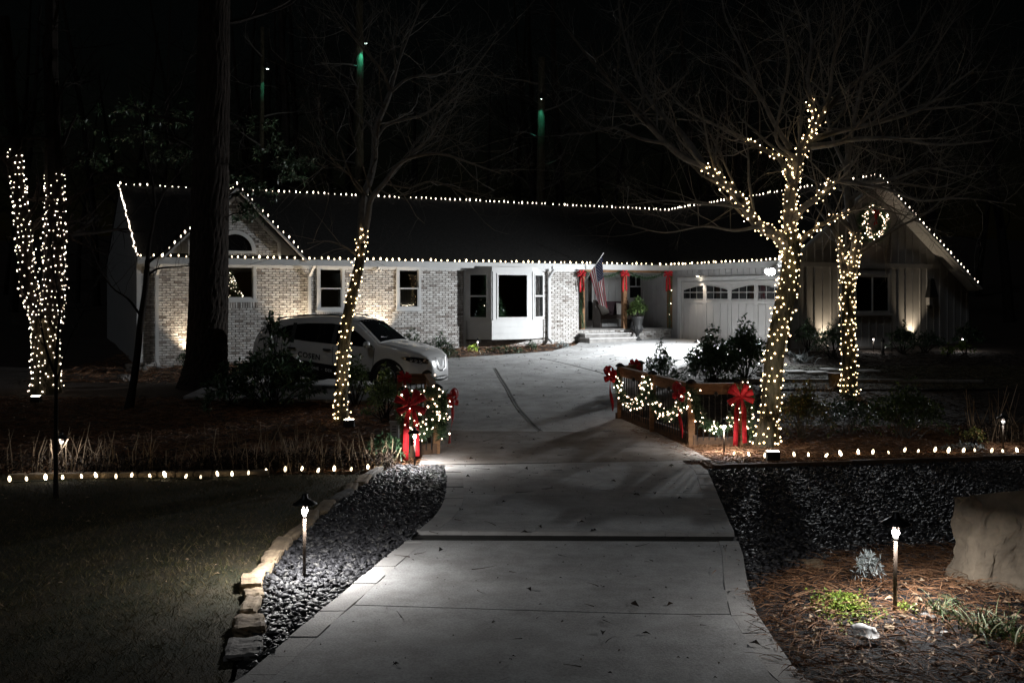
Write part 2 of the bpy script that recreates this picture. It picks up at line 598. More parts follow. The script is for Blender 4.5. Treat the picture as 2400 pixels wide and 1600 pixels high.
def shrub(name, label, base, c_up, rad, n_whorl, leaves, length, width, m, seed, stems=12, group=None, shell=.45, droop=.1, cat='shrub', stem_r=.012, stem_m='bark_dark'):
    r = np.random.default_rng(seed)
    base = Vector(base)
    t = thing(name, label, cat, base, group)
    cen, (v, f) = whorl_cloud((base.x, base.y, base.z + c_up), rad, n_whorl, leaves, length, width, r, shell, droop)
    fo = mesh_np('foliage', v, f, m, t)
    fo['kind'] = 'stuff'
    b = MB()
    for i in r.choice(len(cen), min(stems, len(cen)), replace=False):
        e = Vector(cen[i]); s0 = base + Vector((r.normal(0, rad[0] * .12), r.normal(0, rad[1] * .12), -.03))
        mid = s0.lerp(e, .5) + Vector((r.normal(0, .05), r.normal(0, .05), .08 * rad[2]))
        b.tube([s0, mid, e], [stem_r * 1.2, stem_r * .8, stem_r * .4], 5)
    b.build('stems', stem_m, t)
    return t


# ------------------------------------------------------------------ bare trees
def wander(p, d, length, seg, r, bend=.18, up=.05):
    pts = [Vector(p)]; d = Vector(d).normalized()
    for _ in range(seg):
        d = (d + Vector(r.normal(0, bend, 3)) + Vector((0, 0, up))).normalized()
        pts.append(pts[-1] + d * length / seg)
    return pts, d


def grow(mb, p, d, length, rad, depth, r, spread=.75, kids=4, up=.05, sides=5):
    seg = 5 if depth > 0 else 3
    pts, dl = wander(p, d, length, seg, r, .16 if depth > 1 else .24, up)
    mb.tube(pts, [rad * (1 - .72 * i / seg) for i in range(seg + 1)], sides if depth > 1 else (4 if depth == 1 else 3), cap=False)
    if depth == 0: return
    for k in range(kids + (1 if depth == 1 else 0)):
        t = r.uniform(.25, 1.0); i = min(int(t * seg), seg - 1); q = pts[i].lerp(pts[i + 1], t * seg - i)
        ax = (pts[i + 1] - pts[i]).normalized()
        nd = (ax + Vector(r.normal(0, spread, 3)) + Vector((0, 0, .1))).normalized()
        grow(mb, q, nd, length * r.uniform(.42, .72), rad * (1 - .7 * t) * r.uniform(.45, .7), depth - 1, r, spread, kids, up, sides)


def limb_tree(mb, path, r0, r1, r, twigs=6, depth=2, start=.3, tl=1.6, sides=7, up=.06):
    """A limb along a given path with twigs off it."""
    n = len(path)
    rad = [r0 + (r1 - r0) * i / (n - 1) for i in range(n)]
    mb.tube(path, rad, sides, cap=False)
    for k in range(twigs):
        t = start + (1 - start) * (k + r.random()) / twigs
        i = min(int(t * (n - 1)), n - 2); q = path[i].lerp(path[i + 1], t * (n - 1) - i)
        ax = (path[i + 1] - path[i]).normalized()
        nd = (ax * .8 + Vector(r.normal(0, .7, 3)) + Vector((0, 0, .25))).normalized()
        grow(mb, q, nd, tl * r.uniform(.6, 1.2), max(rad[i] * .36, .006), depth, r, .65, 4, up)
    return rad


def helix(path, radii, pitch, gap, r, phase=0.):
    """Points wound round a limb: cord path and bulb positions."""
    pts = resample(path, .04); n = len(pts)
    rad = np.interp(np.linspace(0, 1, n), np.linspace(0, 1, len(radii)), radii)
    cord = []; x = None
    ang = phase
    for i, p in enumerate(pts):
        d = (pts[min(i + 1, n - 1)] - pts[max(i - 1, 0)]).normalized()
        if x is None: x = d.orthogonal().normalized()
        x = (x - d * x.dot(d)).normalized(); y = d.cross(x)
        steps = 6
        for k in range(steps):
            a = ang + 2 * math.pi * (.04 / pitch) * k / steps
            q = p.lerp(pts[min(i + 1, n - 1)], k / steps)
            cord.append(q + (x * math.cos(a) + y * math.sin(a)) * (rad[i] + .012))
        ang += 2 * math.pi * .04 / pitch
    bl = resample(cord, gap)
    bl = [b + Vector(r.normal(0, gap * .22, 3)) for b in bl if r.random() > .14]
    return cord, bl
# ------------------------------------------------------------------ ground
def edge(pts):
    """Photo outline -> function X(Y) along the ground."""
    g = sorted([(lambda q: (q.y, q.x))(G(*p)) for p in pts])
    ys = [a for a, _ in g]; xs = [b for _, b in g]
    return lambda y: np.interp(y, ys, xs)


_xl = edge([(571, 1598), (752, 1439), (774, 1425), (855, 1353), (960, 1267), (978, 1253), (1020, 1215), (1037, 1190), (1046, 1155), (1047, 1125), (1041, 1092), (1048, 1060), (1056, 1016)])
_xr = edge([(1877, 1598), (1814, 1506), (1772, 1446), (1752, 1376), (1740, 1300), (1723, 1260), (1659, 1108), (1626, 1083), (1560, 1045), (1504, 1017)])
XL = lambda y: _xl(y)
XR = lambda y: _xr(y)
_xe = edge([(560, 1598), (572, 1520), (585, 1460), (600, 1400), (606, 1355), (625, 1331), (655, 1303), (680, 1274), (718, 1236), (760, 1204), (781, 1180), (820, 1159), (848, 1136), (895, 1103), (915, 1084)])
XE = lambda y: _xe(y)


def in_island(x, y):
    return (y < np.interp(x, [1.3, 1.64, 2.15, 2.67, 3.58, 6, 12], [4.5, 6.9, 7.5, 8.1, 8.5, 8.6, 8.6])) & (x > XR(y) - .04)


def bed_edge_y(x):
    return np.interp(x, [2.5, 8.0, 14], [13.35, 14.35, 15.2])


def _terrain():
    xs = np.unique(np.concatenate([np.arange(-16, 16.01, .4), np.linspace(-90, -16, 14), np.linspace(16, 90, 14)]))
    ys = np.unique(np.concatenate([np.arange(1, 40.01, .4), np.linspace(-20, 1, 8), np.linspace(40, 200, 16)]))
    X, Y = np.meshgrid(xs, ys); Z = gz(X, Y)
    rough = np.sin(X * 2.1 + Y * .7) * np.cos(Y * 1.9 - X * .4) * .02 - .03
    Z = Z + rough
    v = np.stack([X.ravel(), Y.ravel(), Z.ravel()], 1); nx = len(xs)
    i = (np.arange(len(ys) - 1)[:, None] * nx + np.arange(nx - 1)[None, :]).ravel()
    f = np.stack([i, i + 1, i + 1 + nx, i + nx], 1)
    return tag(mesh_np('ground', v, f, 'soil', smooth=True), 'dark bare garden soil strewn with pine straw', 'ground', kind='structure')


_terrain()


def sheet(name, y0, y1, xa, xb, m, dz, ny=60, nx=10, thick=.0):
    ys = np.linspace(y0, y1, ny); t = np.linspace(0, 1, nx)
    A = np.array([float(xa(y)) for y in ys]); B = np.array([float(xb(y)) for y in ys])
    X = A[:, None] + (B - A)[:, None] * t[None, :]; Y = np.repeat(ys[:, None], nx, 1)
    Z = gz(X, Y) + dz
    v = np.stack([X.ravel(), Y.ravel(), Z.ravel()], 1)
    i = (np.arange(ny - 1)[:, None] * nx + np.arange(nx - 1)[None, :]).ravel()
    f = np.stack([i, i + 1, i + 1 + nx, i + nx], 1)
    return mesh_np(name, v, f, m, smooth=True)


tag(sheet('lawn', -4, 12.95, lambda y: -30, lambda y: XE(max(y, 5.2)) - .05, 'lawn_soil', .006, 80, 40), 'dark winter lawn beside the slate chip strip', 'lawn', kind='structure')
tag(sheet('gravel_bed', 4.6, 13.75, lambda y: XE(y) - .02, lambda y: XL(y) + .1, 'slate_bed', .004, 60, 8), 'dark bed under the slate chips between stone edging and driveway', 'bed', kind='structure')
tag(sheet('gravel_bed', 4.0, 14.2, lambda y: XR(y) - .1, lambda y: 14., 'slate_bed', .004, 60, 40), 'dark bed under the slate chips on the lamp post side of the driveway', 'bed', kind='structure')

# ---- driveway: cast slabs with recessed joints between two bands of border pavers
drive = tag(thing('driveway', 'pale grey concrete driveway running to the garage', 'driveway', (0, 8, 0)), kind='structure')


def slab(name, yl0, yr0, yl1, yr1, xa, xb, m, dz=.03, thick=.16, ny=12, nx=9, gap=.008):
    """One cast slab between two (skew) joints, draped on the ground, with sides."""
    b = MB(); top = []
    for i in range(ny):
        s = i / (ny - 1); row = []
        for j in range(nx):
            t = j / (nx - 1)
            y0 = yl0 + (yr0 - yl0) * t + gap; y1 = yl1 + (yr1 - yl1) * t - gap
            y = y0 + (y1 - y0) * s
            x = float(xa(y)) + (float(xb(y)) - float(xa(y))) * t
            row.append(Vector((x, y, gzf(x, y) + dz)))
        top.append(row)
    vs = [p for r_ in top for p in r_]
    fs = [(i * nx + j, i * nx + j + 1, (i + 1) * nx + j + 1, (i + 1) * nx + j) for i in range(ny - 1) for j in range(nx - 1)]
    rim = [j for j in range(nx)] + [i * nx + nx - 1 for i in range(1, ny)] + [(ny - 1) * nx + j for j in range(nx - 2, -1, -1)] + [i * nx for i in range(ny - 2, 0, -1)]
    n = len(vs); vs += [vs[i] - Vector((0, 0, thick)) for i in rim]
    for k in range(len(rim)):
        k2 = (k + 1) % len(rim); fs.append((rim[k], n + k, n + k2, rim[k2]))
    b.add(vs, fs)
    return b.build(name, m, drive)


def YG(px, py): return G(px, py).y


BW = .17
near = [(1.5, 1.5), (3.6, 3.55), (YG(774, 1427), YG(1770, 1446)), (YG(960, 1273), YG(1733, 1276))]
far_ = [(YG(975, 1254), YG(1724, 1258)), (YG(1046, 1164), YG(1684, 1161)), (YG(1041, 1094), YG(1640, 1083))]
_xli = lambda y: XL(y) + BW * np.interp(y, [9, 10.5, 12], [1, 1.25, 1.2])
_xri = lambda y: XR(y) - BW
_down = lambda f, s: (lambda y: f(y) if y > 5.45 else f(5.45) + s * (y - 5.45))
xli, xri, xlo, xro = _down(_xli, .32), _down(_xri, -.22), _down(XL, .32), _down(XR, -.22)
for (a, b_) in zip(near, near[1:]): slab('slab', a[0], a[1], b_[0], b_[1], xli, xri, 'concrete')
for (a, b_) in zip(far_, far_[1:]): slab('slab', a[0], a[1], b_[0], b_[1], xli, xri, 'concrete')
slab('drain_channel', near[-1][0], near[-1][1], far_[0][0], far_[0][1], xlo, xro, 'joint_dark', dz=-.01, ny=3)
for (a, b_) in zip(near + far_, (near + far_)[1:]):
    slab('joint_bed', a[0], a[1], b_[0], b_[1], xlo, xro, 'joint_dark', dz=.004, thick=.1, gap=0, ny=8)
# raised lip stones across the channel
_yl, _yr = far_[0]
for k in range(14):
    t0, t1 = k / 14, (k + 1) / 14
    y0 = _yl + (_yr - _yl) * t0; xa = float(xlo(y0)); xb = float(xro(y0))
    x0 = xa + (xb - xa) * t0; x1 = xa + (xb - xa) * t1 - .004
    z0 = gzf(x0, y0)
    MB().box(((x0 + x1) / 2, y0 + .035, z0 + .008), (x1 - x0, .07, .064)).build('channel_stone', 'concrete_band', drive)
# border pavers
r_ = np.random.default_rng(3)
for fo, fi in ((xlo, xli), (xro, xri)):
    y = 3.0; ya, yb = (near[-1][0], far_[0][0] + .075) if fo is xlo else (near[-1][1], far_[0][1] + .075)
    while y < far_[-1][0]:
        L = .30 * r_.uniform(.8, 1.25); y2 = min(y + L, far_[-1][0])
        if y < ya < y2: y2 = ya
        if ya - .001 <= y < yb: y = yb; continue
        if True:
            b = MB(); dz = .032 + r_.normal(0, .003)
            q = []
            for yy in (y + .0012, y2 - .0012):
                for fx in (fo, fi): q.append((float(fx(yy)), yy))
            c = [q[0], q[1], q[3], q[2]]
            if fo is xro: c = [q[1], q[0], q[2], q[3]]
            mid = sum(p[0] for p in c) / 4
            c = [(mid + (p[0] - mid) * .996, p[1]) for p in c]
            b.hexa([(p[0], p[1], gzf(p[0], p[1]) - .1) for p in c] + [(p[0], p[1], gzf(p[0], p[1]) + dz) for p in c])
            b.build('border_paver', 'concrete_band', drive)
        y = y2
# slab over the culvert, stained
yb0l, yb0r = far_[-1]; yb1l, yb1r = YG(1050, 1013), YG(1504, 1017)
slab('culvert_slab', yb0l, yb0r, yb1l, yb1r, lambda y: XL(y) - .35, lambda y: XR(y) + .25, 'concrete_old', dz=.034)
# forecourt
_FY = [17.0, 18.4, 20.6, 21.3, 24.8, 26.5, 28.2, 29, 30.2, 32.4, 34, 36]
_FL = [-1.35, -1.75, -2.3, -7.2, -7.2, -5.4, -2.0, -.5, 1.2, 2.1, 2.4, 3.0]
_RY = [17.0, 19.6, 22.5, 25.8, 29.2, 29.8, 36]
_FR = [2.5, 2.25, 3.1, 4.25, 5.8, 8.0, 8.0]
fl = lambda y: np.interp(y, _FY, _FL)
fr = lambda y: np.interp(y, _RY, _FR)
slab('forecourt_slab', yb1l, yb1r, 36, 36, fl, fr, 'concrete', dz=.03, ny=70, nx=24)


def groove(pts, w, d=.004):
    """Tooled joint in the forecourt: a narrow dark inlay with pale lips."""
    p = smooth_path([G(*q) for q in pts], 8); b = MB()
    for q in p: q.z = gzf(q.x, q.y) + .030
    for s in (-1, 1):
        b.tube([Vector((q.x + s * w * .8, q.y, q.z)) for q in p], .007, 5, m=1)
    vs = []
    for q in p: vs += [(q.x - w / 2, q.y, q.z + .004), (q.x + w / 2, q.y, q.z + .004)]
    b.add(vs, [(2 * i, 2 * i + 1, 2 * i + 3, 2 * i + 2) for i in range(len(p) - 1)], 0)
    b.build('joint', ['joint_dark', 'concrete_band'], drive)


groove([(1267, 1014), (1240, 988), (1212, 955), (1190, 915), (1172, 886), (1160, 865)], .045)
groove([(1430, 882), (1390, 871), (1340, 858), (1265, 841)], .016)
groove([(1330, 845), (1390, 838), (1460, 826), (1560, 813)], .014)

# timber edging between slate bed and pine straw
te = tag(thing('timber_edging', 'dark timber edging between slate bed and pine straw border', 'edging', (5, 13.8, gzf(5, 13.8))))
xx = 2.75
for k in range(6):
    x1 = xx + 2.0; b = MB()
    b.beam((xx, float(bed_edge_y(xx)), gzf(xx, 13.5) + .03), (x1 - .02, float(bed_edge_y(x1)), gzf(x1, 14) + .03), .07, .1)
    b.build('timber', 'cedar_dark', te); xx = x1

# ---- scattered ground covers (uncountable)
def scatter(n, x0, x1, y0, y1, keep, r):
    x = r.uniform(x0, x1, n); y = r.uniform(y0, y1, n); k = keep(x, y)
    return x[k], y[k]


def chips(name, label, x, y, size, r, dz=.0):
    n = len(x)
    z = gz(x, y) + dz
    q = np.array([[-1, -1, -1], [1, -1, -1], [1, 1, -1], [-1, 1, -1], [-1, -1, 1], [1, -1, 1], [1, 1, 1], [-1, 1, 1]], float)
    s = size * r.uniform(.5, 1.25, n)
    dims = np.stack([s, s * r.uniform(.45, .8, n), s * r.uniform(.14, .3, n)], 1) * .5
    loc = q[None] * dims[:, None] * (1 + r.uniform(-.38, .22, (n, 8, 3)))
    loc[:, 4:, :2] *= r.uniform(.45, .9, (n, 1, 1))
    a = r.uniform(0, 6.28, n); t = r.normal(0, .38, n); u = r.normal(0, .38, n)
    def rot(v, ang, i, j):
        c, s_ = np.cos(ang)[:, None], np.sin(ang)[:, None]; w = v.copy()
        w[..., i] = v[..., i] * c - v[..., j] * s_; w[..., j] = v[..., i] * s_ + v[..., j] * c
        return w
    loc = rot(rot(rot(loc, t, 1, 2), u, 0, 2), a, 0, 1)
    v = loc + np.stack([x, y, z + .012 + r.uniform(0, .022, n)], 1)[:, None]
    fq = np.array([[3, 2, 1, 0], [4, 5, 6, 7], [0, 1, 5, 4], [1, 2, 6, 5], [2, 3, 7, 6], [3, 0, 4, 7]])
    f = (np.arange(n)[:, None, None] * 8 + fq[None]).reshape(-1, 4)
    o = mesh_np(name, v.reshape(-1, 3), f, 'slate_chip')
    return tag(o, label, 'gravel', kind='stuff')


r_ = np.random.default_rng(11)
x, y = scatter(26000, -3.2, -.3, 4.8, 13.7, lambda x, y: (x > XE(y) + .06) & (x < XL(y) - .01), r_)
chips('gravel', 'dark slate chips between the stone edging and the driveway', x, y, .062, r_)
x, y = scatter(60000, 1.3, 12.5, 5.2, 14.6, lambda x, y: (x > XR(y) + .02) & ~in_island(x, y) & (y < bed_edge_y(x) - .05) & (x < y * .78 + .4), r_)
chips('gravel', 'black slate chips filling the bed on the boulder side of the driveway', x, y, .058, r_)


def straw(name, label, x, y, L, r, m='pine_straw', w=.006, lift=.015, up=.22):
    n = len(x)
    a = r.uniform(0, 6.28, n) + 1.2 * np.sin(x * 1.7) + np.cos(y * 2.1)
    d = _norm(np.stack([np.cos(a), np.sin(a), r.uniform(-.05, up * 2, n)], 1))
    base = np.stack([x, y, gz(x, y) + r.uniform(-.01, lift * 2, n)], 1)
    v, f = strands(base, d, L * r.uniform(.5, 1.2, n), w * r.uniform(.7, 1.3, n), .35, 3, r)
    return tag(mesh_np(name, v, f, m), label, 'pine straw', kind='stuff')


x, y = scatter(26000, 1.3, 6.2, 4.6, 8.7, lambda x, y: in_island(x, y), r_)
straw('pine_straw', 'rust brown pine straw mound around the leaning boulder', x, y, .17, r_, w=.005, lift=.03)
x, y = scatter(30000, 2.0, 9.5, 13.2, 17.8, lambda x, y: (x > XR(y) - .1) & (y > bed_edge_y(x) + .02) & (x < y * .55 + .3), r_)
straw('pine_straw', 'orange brown pine straw below the lit tree and the fence', x, y, .20, r_, w=.008)
x, y = scatter(30000, -11.5, -1.0, 13.0, 21.5, lambda x, y: (x < np.interp(y, [13, 17, 18.4, 20.6, 21.3, 21.5], [-1.3, -1.3, -1.75, -2.3, -7.2, -7.2])) & (x > -y * .55 - .3), r_)
straw('pine_straw', 'brown pine straw under the rhododendron and the dry stalks', x, y, .22, r_, w=.009)
x, y = scatter(16000, 4, 18, 18, 30, lambda x, y: (x > fr(y) + .05) & (x < y * .55), r_)
straw('pine_straw', 'dark mulch and straw around the garage shrubs', x, y, .24, r_, w=.012, m='litter')
x, y = scatter(14000, -12, 3, 24, 33.5, lambda x, y: (x < np.interp(y, _FY, _FL) - .05) & (x > -y * .55), r_)
straw('pine_straw', 'pine straw along the foot of the brick wall', x, y, .25, r_, w=.012)
# straw drifting over the slab edges
x, y = scatter(5200, -1.8, 3.4, 4.8, 20, lambda x, y: ((np.abs(x - XR(y)) < r_.gamma(1., .08, len(x))) & ((y < 8) | (y > 13))) | ((np.abs(x - XL(y)) < r_.gamma(1., .08, len(x))) & (y > 13.4)), r_)
straw('pine_straw', 'loose straw blown along the driveway edges', x, y, .15, r_, w=.006, lift=.035, up=.1)

x, y = scatter(150000, -8.5, -.4, 4.6, 12.9, lambda x, y: (x < XE(y) - .07) & (x > -y * .56) & (r_.random(len(x)) < np.interp(y, [5, 8, 13], [1, .8, .5])), r_)
n = len(x); a = r_.uniform(0, 6.28, n)
d = _norm(np.stack([np.cos(a) * .8, np.sin(a) * .8, r_.uniform(.35, 1.6, n)], 1))
v, f = strands(np.stack([x, y, gz(x, y) + .002], 1), d, .046 * r_.uniform(.35, 1.4, n) * (1.05 + .45 * np.sin(x * 9 + np.sin(y * 7) * 2) * np.cos(y * 8 - x * 3)), .0036, .25, 2, r_)
tag(mesh_np('grass', v, f, 'grass_blade'), 'short half dormant grass of the lawn', 'grass', kind='stuff')

# leaf litter and twigs lying on the concrete
r_ = np.random.default_rng(21)
x, y = scatter(2400, -2, 6, 4.8, 34, lambda x, y: np.where(y < 17, (x > XL(y) + .05) & (x < XR(y) - .05), (x > fl(y) + .1) & (x < fr(y) - .2)), r_)
n = len(x); a = r_.uniform(0, 6.28, n)
d = _norm(np.stack([np.cos(a), np.sin(a), r_.uniform(-.02, .12, n)], 1))
z = gz(x, y) + .038
sz = np.where(r_.random(n) < .12, .07, .022) * r_.uniform(.6, 1.4, n)
p1 = leaf_arrays(np.stack([x, y, z], 1), d, sz, sz * .5, .35, r_)
x, y = scatter(480, -2, 6, 4.8, 32, lambda x, y: np.where(y < 17, (x > XL(y) + .05) & (x < XR(y) - .05), (x > fl(y) + .1) & (x < fr(y) - .2)), r_)
n = len(x); a = r_.uniform(0, 6.28, n)
d = _norm(np.stack([np.cos(a), np.sin(a) * .7, r_.uniform(0, .06, n)], 1))
v2, f2 = strands(np.stack([x, y, gz(x, y) + .040], 1), d, .15 * r_.uniform(.4, 1.5, n), .007, .03, 3, r_)
v2[:, 2] = np.maximum(v2[:, 2], gz(v2[:, 0], v2[:, 1]) + .036)
f2 = np.concatenate([f2[:, [0, 1, 2]], f2[:, [0, 2, 3]]])
v, f = join_arrays([p1, (v2, f2)])
tag(mesh_np('fallen_leaves', v, f, 'litter'), 'dead leaves and twigs scattered on the driveway', 'leaf litter', kind='stuff')

x, y = scatter(420, -6.5, -.6, 4.8, 12.8, lambda x, y: (x < XE(y) - .08), r_)
n = len(x); sz = .035 * r_.uniform(.4, 1.5, n)
v, f = leaf_arrays(np.stack([x, y, gz(x, y) + .03], 1), _norm(np.stack([r_.normal(0, 1, n), r_.normal(0, 1, n), r_.normal(.1, .2, n)], 1)), sz, sz * .35, .3, r_)
tag(mesh_np('fallen_leaves', v, f, 'dry_stalk'), 'bits of dead leaf lying on the lawn', 'leaf litter', kind='stuff')
# ------------------------------------------------------------------ house
TH = R(26.8)
AX = Vector((math.cos(TH), math.sin(TH), 0)); BX = Vector((-math.sin(TH), math.cos(TH), 0))
HO = Vector((-10.29, 27.09, 0))
EZ, RZ, GRZ = 3.20, 5.70, 5.95          # eave, main ridge, garage ridge
DV, LU, LG, WU, W2 = 5.41, 17.85, 5.99, 3.78, 4.83
UZ = Vector((0, 0, 1))


def H(u, v, z): return HO + AX * u + BX * v + UZ * z


def fu(px, v=.25):
    """u on the plane v where the photo shows pixel column px."""
    k = (px - HX) / FPX; q = HO + BX * v
    return (k * q.y - q.x) / (AX.x - k * AX.y)


def fv(px, u):
    """v on the plane u where the photo shows pixel column px."""
    k = (px - HX) / FPX; q = HO + AX * u
    return (k * q.y - q.x) / (BX.x - k * BX.y)


def fz(py, u, v=.25): return CZ + (HY - py) / FPX * H(u, v, 0).y


house = thing('brick_house', 'low whitewashed brick ranch house with dark roof, bay window and attached garage', 'house', H(9, .25, .4))


def hb(b, u0, u1, v0, v1, z0, z1, m=0):
    """Box in house coordinates."""
    return b.hexa([H(u0, v0, z0), H(u1, v0, z0), H(u1, v1, z0), H(u0, v1, z0), H(u0, v0, z1), H(u1, v0, z1), H(u1, v1, z1), H(u0, v1, z1)], m)


def hpart(name, m, boxes, parent=None):
    b = MB()
    for q in boxes: hb(b, *q)
    return b.build(name, m, parent or house)


FV = .25                                   # face of the front wall
UL = fu(322)                               # left corner of the wall
UBAY0, UBAY1 = fu(1091), fu(1274)          # bay window
UP0, UP1 = fu(1357), LU + .30              # porch opening
PF = .95                                   # porch floor
GWU = LU + .30                             # garage side wall plane
GV = -LG + .45                             # garage gable wall plane
PV = 2.3                                   # porch back wall

# openings in the brick: (u0, u1, z0, z1)
def opening(px0, px1, py0, py1, v=FV):
    u0, u1 = fu(px0, v), fu(px1, v); um = (u0 + u1) / 2
    return (u0, u1, fz(py1, um, v), fz(py0, um, v))


W_LIV = opening(499, 600, 617, 706)        # under the gable
W_ONE = opening(742, 807, 623, 729)
W_TWO = opening(928, 986, 625, 727)
UC = fu(550)                               # gable axis
AR = (fu(596) - UC)                        # arch radius
AZ0 = fz(588, UC)                          # arch spring
GB = fu(650) - UC                          # half width of the brick gable
GE = fu(711) - UC                          # half width of the gable roof
GAZ = fz(438, UC, 0)                       # gable apex
g_sl = (GAZ - EZ) / GE

def pierced(u0, u1, v0, v1, z0, z1, holes):
    """Wall boxes round window openings."""
    out = []; u = u0
    for (a, b_, c, d) in sorted(holes):
        out += [(u, a, v0, v1, z0, z1), (a, b_, v0, v1, z0, c), (a, b_, v0, v1, d, z1)]; u = b_
    return out + [(u, u1, v0, v1, z0, z1)]


inset = lambda w: (w[0] + .04, w[1] - .04, w[2] + .04, w[3] - .04)
zbay = fz(795, UBAY0) + .62
wall = hpart('wall', 'mortar', pierced(UL, UBAY0 + .02, FV + .022, FV + .2, -.3, EZ - .02, [inset(W_LIV), inset(W_ONE), inset(W_TWO)]) + pierced(UBAY0 + .021, UBAY1 - .021, FV + .06, FV + .2, -.3, EZ - .02, [(UBAY0 + .25, UBAY1 - .25, zbay, EZ - .3)]) + [(UBAY1 - .02, UP0, FV + .022, FV + .2, -.3, EZ - .02)])
b = MB()
zb = AZ0 - .0
b.prism([H(UC - GB, FV - .05, EZ - .1), H(UC + GB, FV - .05, EZ - .1), H(UC + GB, FV - .05, GAZ - g_sl * GB - .2), H(UC, FV - .05, GAZ - .2), H(UC - GB, FV - .05, GAZ - g_sl * GB - .2)], BX * .2)
b.build('gable_wall', 'mortar', house)

BL, BH, JT = .213, .0705, .011             # brick module and joint


def brick_rows(u0, u1, z0, z1, skip, inside=None):
    out = []
    k0 = int(math.floor(z0 / BH)); k1 = int(math.ceil(z1 / BH))
    for k in range(k0, k1):
        za, zb_ = k * BH, (k + 1) * BH - JT
        if zb_ > z1 + .02 or za < z0 - .02: continue
        u = u0 - (BL / 2 if k % 2 else 0)
        while u < u1:
            a, e = max(u, u0), min(u + BL - JT, u1)
            u += BL
            segs = [(a, e)]
            for (s0, s1, t0, t1) in skip:
                if zb_ > t0 and za < t1:
                    ns = []
                    for (p, q) in segs:
                        if q <= s0 or p >= s1: ns.append((p, q))
                        else:
                            if p < s0: ns.append((p, s0))
                            if q > s1: ns.append((s1, q))
                    segs = ns
            for (p, q) in segs:
                if q - p < .025: continue
                if inside and not inside((p + q) / 2, (za + zb_) / 2, (q - p) / 2): continue
                out.append((p, q, za, zb_))
    return out


def grow_rect(w, e=.0, down=.0): return (w[0] - e, w[1] + e, w[2] - e - down, w[3] + e)


SOLD = .2
skips = [grow_rect(W_LIV, .0, SOLD), grow_rect(W_ONE, .0, SOLD), grow_rect(W_TWO, .0, .0)]
front = brick_rows(UL + .02, UBAY0 - .07, -.1, EZ - .14, skips) + brick_rows(UBAY1 + .01, UP0, .1, EZ - .14, [])
base_rows = brick_rows(UBAY0 - .07, UBAY1 + .01, .1, .62, [])
front = [(p, q, a, c, FV) for p, q, a, c in front] + [(p, q, a, c, FV + .03) for p, q, a, c in base_rows]


def in_gable(u, z, hw):
    x = abs(u - UC)
    if x + hw * .3 > GB: return False
    if z > GAZ - g_sl * x - .42 + .12: return False
    if z < AZ0: return x > AR + .02 or z < AZ0 - .26
    return (x - hw * .4) ** 2 + (z - AZ0) ** 2 > (AR + .05) ** 2


gab = [(p, q, a, c, FV - .075) for p, q, a, c in brick_rows(UC - GB, UC + GB, W_LIV[3] + .0, GAZ - .2, [(UC - AR, UC + AR, W_LIV[3], AZ0)], in_gable)]
low = [(p, q, a, c, FV - .075) for p, q, a, c in []]
# soldier courses below the windows and between arch and window
sold = []


def soldiers(u0, u1, z0, z1, v):
    u = u0
    while u < u1 - .03:
        sold.append((u, min(u + BH - JT, u1), z0, z1, v)); u += BH


soldiers(W_ONE[0], W_ONE[1], W_ONE[2] - SOLD, W_ONE[2] - .015, FV - .012)
soldiers(W_LIV[0], W_LIV[1], W_LIV[2] - SOLD, W_LIV[2] - .015, FV - .012)
soldiers(UC - AR, UC + AR, W_LIV[3] + .05, AZ0 - .03, FV - .088)
allb = front + gab


def px_of(u, v, z):
    q = H(u, v, z); return HX + FPX * q.x / q.y, HY - FPX * (q.z - CZ) / q.y, q.y


full = []; rest = []
for t_ in allb:
    p, q, a, c, v = t_
    if abs((q - p) - (BL - JT)) < .004:
        X_, Y_, D_ = px_of((p + q) / 2, v, (a + c) / 2)
        vis = (376 < X_ < 432) or (540 < X_ < 724 and Y_ < 742)
        full.append((0 if vis else 1, D_, t_))
    else: rest.append(t_)
full.sort(key=lambda e: e[:2])
single = [e[2] for e in full[:300]]; rest += [e[2] for e in full[300:]]
bm_ = MB(); hx, hz = (BL - JT) / 2, (BH - JT) / 2
e_ = .006
bm_.hexa([(-hx + e_, 0, -hz + e_), (hx - e_, 0, -hz + e_), (hx, .03, -hz), (-hx, .03, -hz), (-hx + e_, 0, hz - e_), (hx - e_, 0, hz - e_), (hx, .03, hz), (-hx, .03, hz)])
bme = bpy.data.meshes.new('brick'); bme.from_pydata(bm_.v, [], bm_.f); bme.materials.append(MATS['brick_single'])
woff = wloc(wall)
for (p, q, a, c, v) in single:
    o = bpy.data.objects.new('brick', bme); C.objects.link(o); o.parent = wall
    o.location = H((p + q) / 2, v + random.uniform(-.004, .004), (a + c) / 2) - woff; o.rotation_euler = (0, 0, TH)
jb = MB()
for (p, q, a, c, v) in rest + sold:
    v += random.uniform(-.004, .004)
    jb.hexa([H(p + e_, v, a + e_), H(q - e_, v, a + e_), H(q, v + .03, a), H(p, v + .03, a), H(p + e_, v, c - e_), H(q - e_, v, c - e_), H(q, v + .03, c), H(p, v + .03, c)])
o = jb.build('brickwork', 'brick_joined', wall); o['kind'] = 'stuff'

# left end wall and gable (siding), back of the house
b = MB()
b.prism([H(UL, FV, -.3), H(UL, 2 * DV - .25, -.3), H(UL, 2 * DV - .25, EZ), H(UL, DV, RZ - .12), H(UL, FV, EZ - .1)], AX * .15)
b.build('end_wall', 'grey_siding', house)
hpart('rear_wall', 'grey_siding', [(UL, LU + WU + W2 - .3, 2 * DV - .4, 2 * DV - .25, -.3, EZ - .05)])
hpart('corner_board', 'white_trim', [(UL - .02, UL + .10, FV - .02, FV + .02, -.2, EZ - .12)])

